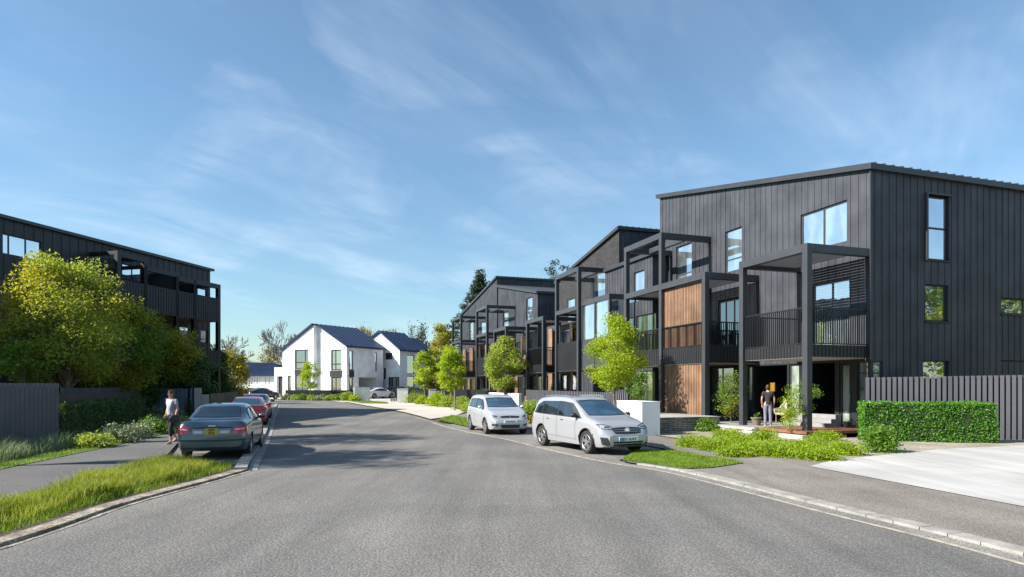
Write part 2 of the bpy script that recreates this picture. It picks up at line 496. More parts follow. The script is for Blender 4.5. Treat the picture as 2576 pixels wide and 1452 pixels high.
def catmull(P, n=6):
    out = []
    for i in range(len(P) - 1):
        p0, p1, p2, p3 = P[max(i - 1, 0)], P[i], P[i + 1], P[min(i + 2, len(P) - 1)]
        for k in range(n):
            t = k / n
            out.append(tuple(0.5 * (2 * p1[j] + (p2[j] - p0[j]) * t + (2 * p0[j] - 5 * p1[j] + 4 * p2[j] - p3[j]) * t * t + (3 * p1[j] - p0[j] - 3 * p2[j] + p3[j]) * t ** 3) for j in range(2)))
    return out + [tuple(P[-1])]


def offset_line(P, d):
    out = []
    for i, p in enumerate(P):
        a = Vector(P[max(i - 1, 0)]); b = Vector(P[min(i + 1, len(P) - 1)])
        t = (b - a).normalized()
        out.append((p[0] + t.y * d, p[1] - t.x * d))
    return out


def kerb(name, P, width, h, m, label=None, base=-0.03, kind='structure', joint=0.9):
    """kerbstones laid along a line (its left side at P), joints shown as narrow gaps"""
    mb = MB()
    Q = offset_line(P, width)
    for i in range(len(P) - 1):
        a, b, c, d = P[i], P[i + 1], Q[i + 1], Q[i]
        L = math.hypot(b[0] - a[0], b[1] - a[1])
        k = max(1, round(L / joint))
        for j in range(k):
            t0, t1 = j / k, (j + 1) / k - (0.012 / max(L, 0.1) if h > 0.03 else 0)
            q = [(a[0] + (b[0] - a[0]) * t0, a[1] + (b[1] - a[1]) * t0), (a[0] + (b[0] - a[0]) * t1, a[1] + (b[1] - a[1]) * t1),
                 (d[0] + (c[0] - d[0]) * t1, d[1] + (c[1] - d[1]) * t1), (d[0] + (c[0] - d[0]) * t0, d[1] + (c[1] - d[1]) * t0)]
            e = (random.random() - 0.5) * 0.006
            mb.prism([(x, y, gz(x, y) + base) for x, y in q], (0, 0, h - base + e))
    return tag(mb.build(name, m), kind=kind)


g = MB()
ys = [-80, 0, 30, 80, 160, 400, 1200, 5000]; xs = [-4000, -400, -60, -30, 0, 30, 60, 400, 4000]
for y in ys:
    for x in xs: g.v.append((x, y, gz(x, y) - 0.03))
nx = len(xs)
for i in range(len(ys) - 1):
    for j in range(nx - 1): g.f.append((i * nx + j, i * nx + j + 1, (i + 1) * nx + j + 1, (i + 1) * nx + j)); g.m.append(0)
tag(g.build('ground', M['soil']), kind='structure')

KR = catmull([(6.6, -12), (6.6, -2), (6.35, 3), (5.71, 7.06), (4.97, 9.68), (3.72, 14.05), (2.64, 15.9), (1.35, 19.1), (-0.0, 22.9), (-1.9, 27.2), (-4.3, 34), (-8.0, 44.4), (-13.2, 56.0), (-17.5, 66.0)])
KL = catmull([(-6.3, -12), (-6.25, 0), (-6.05, 7.5), (-6.2, 10.1), (-6.0, 12.7), (-5.95, 14.2)])
KP = catmull([(-5.95, 14.2), (-6.6, 16.0), (-8.1, 20.4), (-10.3, 26.6), (-13.1, 34.3), (-17.6, 47.0), (-21.5, 58.0)])
road = KR + [(-20.0, 70.5), (-26, 74.2), (-31, 76.5), (-40, 84), (-46, 80), (-34, 70), (-27, 62)] + KP[::-1] + KL[:-1][::-1]
sheet('road', road, 0.0, M['asphalt'])
# left: parking bay, verge soil, footpath
bayL = KP + [(-25.5, 62), (-22.5, 50), (-17.5, 36), (-14.0, 27.4), (-11.2, 21.5), (-9.3, 17.3), (-8.9, 15.6), (-8.0, 14.6)]
sheet('parking_bay', bayL, 0.004, M['pave'])
verge = KL + [(-6.6, 15.2), (-8.2, 15.6), (-9.0, 15.6), (-8.75, 13.8), (-8.25, 11.5), (-8.0, 9.2), (-7.6, 4), (-7.6, -8)]
sheet('verge', [(x - 0.01, y) for x, y in verge], 0.03, M['soil'])
pathL = [(-7.62, -8), (-7.62, 4), (-8.02, 9.2), (-8.27, 11.5), (-8.77, 13.8), (-9.02, 15.6), (-9.42, 17.3), (-11.4, 21.7), (-14.0, 27.5), (-16.0, 32.0),
         (-19.5, 32.0), (-16.6, 30.0), (-13.8, 26.0), (-12.5, 20.5), (-11.6, 15.5), (-10.9, 11.5), (-10.6, 6), (-10.6, -8)]
sheet('footpath', pathL, 0.05, M['path'])
kerb('kerb', KL[4:], -0.24, 0.045, M['kerb_worn'], joint=0.7)
kerb('kerb_channel', offset_line(KL[4:], -0.25), -0.16, 0.035, M['soil'], joint=3)
kerb('kerb_channel', offset_line(KL[4:], 0.12), -0.12, 0.008, M['kerb_worn'], joint=0.5)
kerb('kerb', KP, -0.26, 0.09, M['kerb'])
sets = offset_line(KP, 0.22)
kerb('channel_stones', sets, -0.20, 0.012, M['kerb'], joint=0.22)
# grass strip beside the footpath and the planting behind it
bedL = [(-10.9, 11.5), (-11.6, 15.5), (-12.5, 20.5), (-13.8, 26.0), (-16.6, 30.0), (-19.5, 33), (-24, 44), (-40, 44), (-30, 20), (-15.2, 11)]
sheet('planting_bed', bedL, 0.02, M['soil'])
lawnL = [(-10.95, 11.5), (-11.65, 15.5), (-12.55, 20.5), (-13.85, 26.0), (-16.65, 30.0), (-18.6, 32.2), (-19.2, 34), (-15.6, 30.0), (-13.6, 30), (-13.1, 26.0)]
sheet('lawn', [(-10.93, 11.5), (-11.63, 15.5), (-12.53, 20.5), (-13.83, 26.0), (-16.63, 30.0), (-19.4, 36), (-20.6, 36), (-17.6, 30.0), (-14.7, 26.0), (-13.2, 20.5), (-12.3, 15.5), (-11.8, 11.5)], 0.06, M['turf'])
sheet('lawn', [(-15.2, 36.5), (-20.3, 37.5), (-21.6, 42.5), (-17.8, 42.5)], 0.05, M['turf'])
sheet('side_path', [(-16.4, 32.0), (-19.0, 33.2), (-20.3, 37.4), (-15.2, 36.3)], 0.045, M['pave'])

# right: bay, pavement, drives
sheet('parking_bay', [(x, y) for x, y in KR if 15.5 < y < 32] + [(-0.9, 32.0), (0.6, 28.5), (1.6, 25.5), (3.9, 21), (4.7, 18.4), (3.5, 18.2), (2.75, 16.2)], 0.004, M['bay'])
pav = [(x + 0.02, y) for x, y in KR if y < 15.9] + [(2.85, 16.2), (3.6, 18.3), (4.72, 18.5), (3.9, 21), (1.6, 25.5), (0.6, 28.5), (-0.9, 32.0), (-3.6, 39.0), (-2.4, 44), (0.4, 38.0),
       (3.2, 30.5), (5.2, 24.5), (7.4, 17.9), (9, 14.5), (16, 13), (16, -12)]
sheet('pavement', pav, 0.035, M['pave'])
kerb('kerb', [(x, y) for x, y in KR if -10 < y < 15.4], 0.26, 0.042, M['kerb'], joint=3.2)
edge = offset_line(KR, -0.34)
kerb('edge_line', [(x, y) for x, y in edge if -8 < y < 33], 0.06, 0.006, M['line'], base=0.003)
kerb('gutter', [(x, y) for x, y in offset_line(KR, -0.27) if -8 < y < 40], 0.265, 0.004, M['bay'], base=0.002, joint=6)
sheet('driveway', [(6.92, 14.7), (7.9, 9.8), (8.6, 5), (9.2, -6), (24, -6), (24, 21.0), (17.5, 20.4), (12.5, 18.6), (10.3, 17.2), (8.2, 16.0)], 0.047, M['drive'])
sheet('gravel_bed', [(7.45, 17.95), (7.7, 15.85), (8.2, 16.02), (10.3, 17.22), (12.5, 18.62), (17.5, 20.42), (24, 21.02), (24, 23.5), (9.5, 27.5), (5.3, 24.6)], 0.043, M['gravel'])
# verge patch, grass patch and the pale apron further on
sheet('verge', [(2.75, 16.0), (3.55, 18.2), (4.66, 18.3), (5.62, 15.3), (4.55, 14.4), (3.86, 14.2)], 0.052, M['turf'])
ap = [(x, y) for x, y in KR if 34 < y < 67] + [(-14.6, 72.5), (-12.6, 74), (-9.6, 64), (-6.2, 55.5), (-3.4, 46.5), (-3.75, 39.1)]
sheet('apron', [(x + 0.25, y) for x, y in ap], 0.03, M['apron'])
sheet('lawn', [(-4.1, 34.2), (-1.9, 28.9), (-1.0, 32.2), (-3.7, 38.9)], 0.055, M['turf'])
sheet('lawn', [(-14.6, 61.5), (-17.2, 67.5), (-18.8, 71.0), (-15.4, 68.5), (-12.6, 64.0), (-11.9, 60.5)], 0.055, M['turf'])
sheet('garden_soil', [(-3.35, 46.5), (-2.35, 44.02), (0.45, 38.02), (3.25, 30.52), (5.2, 24.7), (9.4, 27.6), (14, 30), (5, 75), (-9.0, 78), (-9.6, 64.2), (-6.2, 55.6)], 0.012, M['soil'])
sheet('yard', [(-22, 73.2), (-17.6, 66.2), (-14.6, 72.6), (-9, 78), (-9, 100), (-40, 100), (-46, 86), (-40, 84.2), (-31, 76.7)], 0.01, M['apron'])


def grass(name, polys, n, h0, h1, wd, m, dz=0.03, lean=0.35, bend=True, kind='stuff', label=None, tuft=0.0, extra=None):
    pts = []
    for poly, wgt in polys:
        P = np.array(poly); lo, hi = P.min(0), P.max(0)
        cnt, want = 0, int(n * wgt)
        acc = []
        while cnt < want:
            q = rng.uniform(lo, hi, (want * 2, 2))
            if tuft:
                c = rng.uniform(lo, hi, (max(20, want // 55), 2))
                q = c[rng.integers(0, len(c), want * 2)] + rng.normal(0, tuft, (want * 2, 2))
            inside = np.zeros(len(q), bool)
            j = len(P) - 1
            for i in range(len(P)):
                xi, yi, xj, yj = P[i, 0], P[i, 1], P[j, 0], P[j, 1]
                cond = ((yi > q[:, 1]) != (yj > q[:, 1])) & (q[:, 0] < (xj - xi) * (q[:, 1] - yi) / (yj - yi + 1e-9) + xi)
                inside ^= cond; j = i
            acc.append(q[inside]); cnt += inside.sum()
        pts.append(np.concatenate(acc)[:want])
    p = np.concatenate(pts); n = len(p)
    z = 0.35 * np.clip((p[:, 1] - 30) / 50, 0, 1) + dz
    hh = rng.uniform(h0, h1, n) * (0.65 + 0.6 * (np.sin(p[:, 0] * 3.1 + 1) * np.sin(p[:, 1] * 2.3) * 0.5 + 0.5))
    az = rng.uniform(0, 2 * np.pi, n); la = rng.uniform(0, 2 * np.pi, n); ln = hh * rng.uniform(0.05, lean * 2, n)
    dx, dy = np.cos(az) * wd / 2, np.sin(az) * wd / 2
    b = np.stack([p[:, 0], p[:, 1], z], 1)
    side = np.stack([dx, dy, np.zeros(n)], 1)
    tip = b + np.stack([np.cos(la) * ln, np.sin(la) * ln, hh], 1)
    mid = b + np.stack([np.cos(la) * ln * 0.28, np.sin(la) * ln * 0.28, hh * 0.6], 1)
    V = np.stack([b - side, b + side, mid + side * 0.7, mid - side * 0.7, tip], 1).reshape(-1, 3)
    i = np.arange(n) * 5
    T = np.concatenate([np.stack([i, i + 1, i + 2], 1), np.stack([i, i + 2, i + 3], 1), np.stack([i + 3, i + 2, i + 4], 1)])
    o = np_mesh(name, V, T, m)
    return tag(o, label, kind=kind)


vp = [(x, y) for x, y in KL if y > 5.0]
vpoly = [(x - 0.36, y) for x, y in vp] + [(-6.7, 15.1), (-8.6, 15.5), (-8.75, 13.8), (-8.25, 11.5), (-8.0, 9.2), (-7.7, 5)]
vin = [(x - 0.62, y) for x, y in vp if y < 13.6] + [(-6.9, 14.6), (-8.3, 14.9), (-8.45, 13.6), (-8.0, 11.5), (-7.75, 9.2), (-7.5, 5)]
grass('verge_grass', [(vin, 1.0)], 26000, 0.10, 0.33, 0.011, M['grass'], 0.03, 0.45, tuft=0.13)
grass('verge_grass', [(vpoly, 1.0)], 16000, 0.05, 0.16, 0.010, M['lawn'], 0.03, 0.6)
grass('lawn_grass', [([(2.78, 16.0), (3.55, 18.15), (4.62, 18.25), (5.6, 15.3), (4.55, 14.42), (3.9, 14.25)], 1.0)], 15000, 0.025, 0.07, 0.010, M['lawn'], 0.05, 0.7)
grass('lawn_grass', [([(-4.1, 34.2), (-1.9, 28.9), (-1.0, 32.2), (-3.7, 38.9)], 0.7), ([(-14.6, 61.5), (-17.2, 67.5), (-15.4, 68.5), (-12.6, 64.0), (-11.9, 60.5)], 0.3)], 7000, 0.04, 0.09, 0.02, M['lawn'], 0.05, 0.7)
grass('bed_grass', [([(-11.9, 11.5), (-12.4, 15.5), (-13.3, 20.3), (-15.0, 20.8), (-14.9, 11.5)], 1.0)], 9000, 0.18, 0.55, 0.012, M['sage'], 0.02, 0.4, tuft=0.16)
grass('lawn_grass', [([(-10.93, 11.5), (-11.63, 15.5), (-12.53, 20.5), (-13.83, 26.0), (-16.63, 30.0), (-17.6, 30.0), (-14.7, 26.0), (-13.2, 20.5), (-12.3, 15.5), (-11.8, 11.5)], 0.75),
                     ([(-15.2, 36.5), (-20.3, 37.5), (-21.6, 42.5), (-17.8, 42.5)], 0.25)], 9000, 0.03, 0.10, 0.012, M['lawn'], 0.055, 0.6)

# ------------------------------------------------------------------ building kit
def wall(mb, P, a0, a1, z0, zl, zr, holes=(), depth=0.16, batten=0.0, bw=0.02, bo=0.02, thick=0.0, phase=0.0, mi=0):
    """facade between a0 and a1, sloping top zl -> zr, with window holes (a0, a1, z0, z1) and their reveals; battens = standing seams"""
    zt = lambda a: zl + (zr - zl) * (a - a0) / (a1 - a0)
    br = sorted({a0, a1} | {min(max(h[k], a0), a1) for h in holes for k in (0, 1)})
    old = mb.P; mb.P = P

    def spans(a, b):
        m = (a + b) / 2
        hs = sorted([h for h in holes if h[0] < m < h[1]], key=lambda h: h[2])
        z = z0; out = []
        for h in hs:
            if h[2] > z + 1e-4: out.append((z, h[2], False))
            z = max(z, h[3])
        out.append((z, None, True))
        return out
    for a, b in zip(br[:-1], br[1:]):
        if b - a < 1e-5: continue
        for c, d, top in spans(a, b):
            if top:
                if zt(a) > c + 1e-3: mb.quad((a, 0, c), (b, 0, c), (b, 0, zt(b)), (a, 0, zt(a)), mi=mi)
            else: mb.quad((a, 0, c), (b, 0, c), (b, 0, d), (a, 0, d), mi=mi)
    for h in holes:
        p = [(h[0], h[2]), (h[1], h[2]), (h[1], h[3]), (h[0], h[3])]
        for i in range(4):
            q, r = p[i], p[(i + 1) % 4]
            mb.quad((q[0], 0, q[1]), (r[0], 0, r[1]), (r[0], depth, r[1]), (q[0], depth, q[1]), mi=mi)
    if batten:
        k = a0 + batten * (0.5 + phase)
        while k < a1 - bw:
            for c, d, top in spans(k, k + 0.001):
                d = zt(k) - 0.004 if top else d
                if d - c > 0.05: mb.box(k - bw / 2, k + bw / 2, -bo, -0.001, c + (0.003 if c > z0 else 0), d - (0.003 if not top else 0), mi=mi)
            k += batten
    mb.P = old


def window(parent, P, h, frame, glass, mull=(), trans=(), inset=0.09, w=0.055, sill=0.0, name='window', label=None):
    """frame > pane, set back into the hole h"""
    a0, a1, z0, z1 = h
    mb = MB(P)
    e = 0.004
    f0, f1 = inset - 0.03, inset + 0.05
    mb.box(a0 + e, a0 + w, f0, f1, z0 + e, z1 - e); mb.box(a1 - w, a1 - e, f0, f1, z0 + e, z1 - e)
    mb.box(a0 + w, a1 - w, f0 + .002, f1, z0 + e, z0 + w); mb.box(a0 + w, a1 - w, f0 + .002, f1, z1 - w, z1 - e)
    for m in mull:
        c = a0 + (a1 - a0) * m
        mb.box(c - w / 2, c + w / 2, f0 + .003, f1, z0 + w, z1 - w)
    for t in trans:
        c = z0 + (z1 - z0) * t
        mb.box(a0 + w, a1 - w, f0 + .006, f1, c - w / 2, c + w / 2)
    if sill: mb.box(a0 - 0.05, a1 + 0.05, -0.06, inset, z0 - 0.06, z0 - 0.004)
    o = mb.build(name, frame, parent)
    if label: o['label'] = label
    pb = MB(P)
    pb.box(a0 + w * .6, a1 - w * .6, inset, inset + 0.012, z0 + w * .6, z1 - w * .6)
    pb.build('pane', glass, o)
    return o


def post(parent, s, t, z0, z1, w=0.24, m=None):
    mb = MB(S); mb.box(s - w / 2, s + w / 2, t - w / 2, t + w / 2, z0, z1)
    return mb.build('post', m or M['frame'], parent, bevel=0.012)


TW, TP = 20.25, 17.4


def pergola(parent, s0, s1, ztop, slats=True, tw=TW, tp=TP, roof=False, cross=0, back=None):
    """overhead frame on the posts: front beam, side beams to the wall, slats or a flat roof between them"""
    mb = MB(S); b = 0.13; h = 0.30
    back = back or tw
    mb.box(s0 + .122, s1 - .122, tp - b + .004, tp + b - .004, ztop - h, ztop - .003)
    mb.box(s0 - b + .004, s0 + b - .004, tp + .122, back - .01, ztop - h + .003, ztop - .006)
    mb.box(s1 - b + .004, s1 + b - .004, tp + .122, back - .01, ztop - h + .003, ztop - .006)  # flat darker strip, the shade line of a crease put in as colour
    for k in range(cross):
        t = tp + (back - tp) * (k + 1) / (cross + 1)
        mb.box(s0 + b, s1 - b, t - .09, t + .09, ztop - h + .01, ztop - .01)
    fr = mb.build('pergola_frame', M['frame'], parent, bevel=0.008)
    if slats:
        sl = MB(S)
        n = int((back - tp - 0.4) / 0.15)
        for i in range(n):
            t = tp + 0.25 + i * 0.15
            sl.box(s0 + b + .01, s1 - b - .01, t, t + 0.085, ztop - .15, ztop - .12)
        sl.build('slat_roof', M['frame'], fr)
    if roof:
        rf = MB(S); rf.box(s0 + b, s1 - b, tp + b, back - .02, ztop - .14, ztop - .03)
        rf.build('roof_panel', M['clad_black'], fr)
    return fr


def railing(parent, P, a0, a1, z0, z1, gap=0.105, bar=0.022, m=None):
    mb = MB(P)
    mb.box(a0, a1, -.03, .03, z1 - .05, z1); mb.box(a0, a1, -.022, .022, z0, z0 + .04)
    n = max(2, int((a1 - a0) / gap))
    for i in range(1, n):
        a = a0 + (a1 - a0) * i / n
        mb.box(a - bar / 2, a + bar / 2, -.018, .018, z0 + .04, z1 - .05)
    return mb.build('railing', m or M['black'], parent)


def ribbed(mb, P, a0, a1, z0, z1, step=0.16, d=0.05, t=0.02):
    """solid panel faced with narrow upright ribs"""
    old = mb.P; mb.P = P
    mb.box(a0, a1, 0, d, z0, z1)
    n = max(2, int((a1 - a0) / step))
    for i in range(n):
        a = a0 + (i + .5) * (a1 - a0) / n
        mb.box(a - step * .3, a + step * .3, -t, 0.002, z0 + .004, z1 - .004)
    mb.P = old


def balcony(parent, s0, s1, zf=3.42, zr=4.78, tw=TW, tp=TP, solid=False, side=True, zs=2.95, zb=None):
    """slab with a soffit, ribbed upstand and railing between the posts"""
    fl = MB(S)
    fl.box(s0 + .13, s1 - .13, tp + .06, tw - .02, zs + .03, zf - .1)
    o = fl.build('balcony_floor', M['frame'], parent)
    sf = MB(S); sf.box(s0 + .13, s1 - .13, tp + .02, tw - .03, zs - .01, zs + .026)
    sf.build('soffit', M['soffit'], o)
    up = MB(S)
    zu = zr if solid else zf
    ribbed(up, lambda a, d, z: S(a, tp - .01 + d, z), s0 + .125, s1 - .125, zs + .02, zu)
    if side:
        ribbed(up, lambda a, d, z: S(s0 - .01 + d, a, z), tp + .125, tw - .03, zs + .02, zu - .003)
        ribbed(up, lambda a, d, z: S(s1 + .01 - d, a, z), tp + .125, tw - .03, zs + .02, zu - .003)
    up.build('balcony_band', M['clad_black'], parent)
    if not solid:
        railing(parent, lambda a, d, z: S(a, tp + .02 + d, z), s0 + .125, s1 - .125, zf + .02, zr)
        if side:
            railing(parent, lambda a, d, z: S(s0 + .02 + d, a, z), tp + .13, tw - .05, zf + .02, zr - .003)
            railing(parent, lambda a, d, z: S(s1 - .02 + d, a, z), tp + .13, tw - .05, zf + .02, zr - .003)


def front(t=TW):
    return lambda a, d, z: S(a, t + d, z)


def side_near(s):                 # wall that faces back down the street, a runs to the right (t)
    return lambda a, d, z: S(s + d, a, z)


def hole(t, x0, x1, z0, z1):      # opening on a street facade from its two surveyed edges
    sa, sb = on_t(t, x0), on_t(t, x1)
    return (min(sa, sb), max(sa, sb), z0, z1)


def shed_roof(parent, s0, s1, t0, t1, z0, z1, m, over=0.18, th=0.22, seams=True, name='roof'):
    mb = MB(S)
    zz = lambda s: z0 + (z1 - z0) * (s - s0) / (s1 - s0)
    a, b = s0 - over, s1 + over
    p = [(a, t0 - over, zz(a)), (b, t0 - over, zz(b)), (b, t1, zz(b)), (a, t1, zz(a))]
    mb.prism(p, (0, 0, th))
    if seams:
        k = t0 - over + 0.25
        while k < t1:
            mb.add([(a, k - .02, zz(a) + th - .002), (b, k - .02, zz(b) + th - .002), (b, k + .02, zz(b) + th - .002), (a, k + .02, zz(a) + th - .002),
                    (a, k - .02, zz(a) + th + .05), (b, k - .02, zz(b) + th + .05), (b, k + .02, zz(b) + th + .05), (a, k + .02, zz(a) + th + .05)],
                   [(0, 1, 5, 4), (1, 2, 6, 5), (2, 3, 7, 6), (3, 0, 4, 7), (4, 5, 6, 7)])
            k += 0.45
    return mb.build(name, m, parent)


# ------------------------------------------------------------------ nearest dark house (right)
def house_near():
    s0, s1 = 18.07, 32.57
    h = thing('terraced_house', 'nearest dark metal clad house with a steep single pitch roof and two slatted pergola balconies', 'house', S(s0, TW, 0), 'dark clad terraced houses')
    P = front()
    hA = (on_t(TW, 2131), on_t(TW, 2014), 7.52, 9.18)
    hB = hole(TW, 1824, 1866, 7.55, 9.62)
    hC = hole(TW, 1701, 1740, 7.75, 9.75)
    hD = hole(TW, 2044, 2138, 3.45, 6.1)
    hE = hole(TW, 1806, 1866, 3.45, 6.25)
    gl = [hole(TW, 1879, 1892, 1.2, 2.85), hole(TW, 1985, 2018, .34, 2.85), hole(TW, 2111, 2142, .40, 2.84), hole(TW, 1787, 1845, .4, 2.85), hole(TW, 1630 + 40, 1720, .4, 2.85)]
    rec = [hole(TW, 1897, 1980, .31, 2.84), hole(TW, 2030, 2100, .31, 2.84)]
    cg = (s0 + .03, hole(TW, 2156, 2186, .34, 2.85)[1], .34, 2.85)
    mb = MB()
    wall(mb, P, s0, s1, 2.9, 10.0, 13.0, [hA, hB, hC, hD, hE], batten=0.36)
    wall(mb, P, s0, s1, 0.0, 2.9, 2.9, gl + [cg] + rec, mi=1)  # black here puts the shade under the balconies into the wall colour
    for q in rec:                # porches cut deep and lined black to darken the openings behind the terrace
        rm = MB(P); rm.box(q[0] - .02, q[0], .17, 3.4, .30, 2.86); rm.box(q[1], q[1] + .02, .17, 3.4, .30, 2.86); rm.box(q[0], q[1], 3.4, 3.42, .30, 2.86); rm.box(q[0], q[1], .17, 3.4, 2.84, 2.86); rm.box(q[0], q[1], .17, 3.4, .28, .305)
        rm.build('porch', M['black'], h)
    Q = side_near(s0)
    qw = []
    for x0, x1, y0, y1 in ((2327, 2388, 488, 652), (2328, 2386, 714, 808), (2322, 2388, 905, 985), (2519, 2640, 748, 789), (2517, 2640, 906, 985)):
        a0, zt = hit(S(s0, 0, 0), (CA, SA), x0, y0); _, zb = hit(S(s0, 0, 0), (CA, SA), x0, y1)
        a1, _ = hit(S(s0, 0, 0), (CA, SA), x1, y0)
        qw.append((a0, a1, zb, zt))
    wall(mb, Q, TW, TW + 16, 2.9, 10.0, 10.0, [q for q in qw if q[2] > 2.9 or q[3] > 2.95], batten=0.36, phase=.1)
    wq = [q for q in qw if not (q[2] > 2.9 or q[3] > 2.95)]
    cq = (TW + .03, TW + .62, .34, 2.85)
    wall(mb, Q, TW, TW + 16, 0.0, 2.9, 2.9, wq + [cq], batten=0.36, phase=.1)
    # far and back walls
    wall(mb, side_near(s1), TW, TW + 16, 0, 13.0, 13.0)
    wall(mb, lambda a, d, z: S(a, TW + 16, z), s0, s1, 0, 10.0, 13.0)
    o = mb.build('wall', [M['clad'], M['clad_black']], h)
    cr = MB(S); cr.box(s0 - .045, s0 + .01, TW - .05, TW + .006, 2.9, 9.98)
    cr.build('corner_trim', M['frame'], h)
    shed_roof(h, s0, s1, TW, TW + 16, 10.0, 13.0, M['roof'])
    window(h, P, hA, M['frame'], M['glass'], mull=(.5,), w=.07)
    window(h, P, hB, M['frame'], M['glass'], trans=(.3,))
    window(h, P, hC, M['frame'], M['glass'], trans=(.2,))
    window(h, P, hD, M['frame'], M['glass'], mull=(.48,), w=.07, name='balcony_door')
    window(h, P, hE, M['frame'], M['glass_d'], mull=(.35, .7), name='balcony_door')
    window(h, P, gl[0], M['frame'], M['curtain'])
    window(h, P, gl[1], M['frame'], M['curtain'])
    d = window(h, P, gl[2], M['black'], M['curtain'], w=.13, name='front_door', inset=.06)
    hb = MB(P); hb.box(gl[2][0] + .06, gl[2][0] + .1, -.02, .02, 1.2, 1.6); hb.build('handle', M['kerb'], d)
    window(h, P, gl[3], M['frame'], M['glass_m'], mull=(.5,))
    window(h, P, gl[4], M['frame'], M['glass_m'], mull=(.5,))
    window(h, P, cg, M['frame'], M['curtain'], trans=(.58, .82))
    window(h, Q, cq, M['frame'], M['curtain'], trans=(.58, .82))
    for i, q in enumerate(qw):
        window(h, Q, q, M['black'], M['glass'] if i == 0 else M['glass_m'], trans=(.5,) if i == 0 else (), mull=(.5,) if i > 2 else (), sill=1, inset=.12, w=.07)
    # projecting jamb of the tall side window
    jb = MB(Q); q = qw[0]; jb.box(q[0] - .05, q[0] + .03, -.13, .1, q[2] - .05, q[3] + .03)
    jb.box(q[0] + .03, q[1] + .05, -.13, .1, q[3] - .0, q[3] + .05); jb.build('window_hood', M['frame'], h)
    # pergola over the front door terrace
    for s in (18.19, 21.65): post(h, s, TP, .1, 7.05)
    pergola(h, 18.19, 21.65, 7.05)
    balcony(h, 18.19, 21.65)
    # timber bay with its own pergola
    post(h, 24.2, TP, .1, 7.05)
    pergola(h, 24.2, 27.8, 7.05)
    balcony(h, 24.2, 27.8, zf=3.75, zr=4.85)
    for z0_, z1_ in ((.36, 2.95), (3.75, 6.72)):
        tb = MB()
        ribbed(tb, lambda a, d, z: S(a, TP + .10 + d, z), 24.33, 27.67, z0_, z1_, step=.125, t=.03)
        tb.build('timber_screen', M['timber'], h)
    # tall open frame
    post(h, 27.8, TP, .1, 9.65); post(h, 31.4, TP, .1, 9.65)
    pergola(h, 27.8, 31.4, 9.65, slats=False, cross=1)
    pergola(h, 27.8, 31.4, 7.05)
    balcony(h, 27.8, 31.4, zf=3.75, zr=4.85)
    return h


def house_low():
    s0, s1 = 32.57, 37.6
    h = thing('terraced_house', 'low flat roofed grey link house squeezed between the nearest house and the brick one', 'house', S(s0, TW, 0), 'dark clad terraced houses')
    P = front(TW)
    t2 = 19.2
    P2 = front(t2)
    hA = hole(t2, 1594, 1621, 6.95, 8.75)
    hB = hole(t2, 1600, 1650, 3.5, 6.1)
    hC = hole(t2, 1586, 1646, .35, 2.8)
    mb = MB()
    wall(mb, P2, s0 - .9, s1 - .03, 0, 9.4, 9.4, [hA, hB, hC], batten=.36)
    wall(mb, side_near(s0 - .9), t2, TW - .02, 0, 9.4, 9.4)
    mb.build('wall', M['clad'], h)
    rf = MB(S); rf.box(s0 - 1.0, s1 - .03, t2 - .15, t2 + 8, 9.4, 9.62); rf.build('roof', M['roof'], h)
    window(h, P2, hA, M['frame'], M['glass'], w=.06)
    window(h, P2, hB, M['frame'], M['glass_m'], mull=(.5,))
    window(h, P2, hC, M['frame'], M['glass_m'], mull=(.35, .7))
    # glazed bay under the brick gable
    t3 = 17.55
    fr = MB(S)
    for s in (33.7, 35.6, 37.45): fr.box(s - .08, s + .08, t3 - .08, t3 + .08, 3.0, 7.1)
    fr.box(33.62, 37.53, t3 - .1, t3 + .1, 7.1, 7.4); fr.box(33.62, 33.82, t3 + .1, t2, 7.1, 7.4)
    fr.box(33.62, 37.53, t3 - .08, t3 + .08, 2.95, 4.9)
    f = fr.build('glazed_bay', M['frame'], h)
    gp = MB(S); gp.box(33.78, 35.52, t3 - .01, t3 + .01, 4.9, 7.1); gp.box(35.68, 37.37, t3 - .01, t3 + .01, 4.9, 7.1); gp.box(33.69, 33.71, t3 + .08, t2 - .02, 3.7, 7.1)
    gp.build('pane', M['glass'], f)
    return h


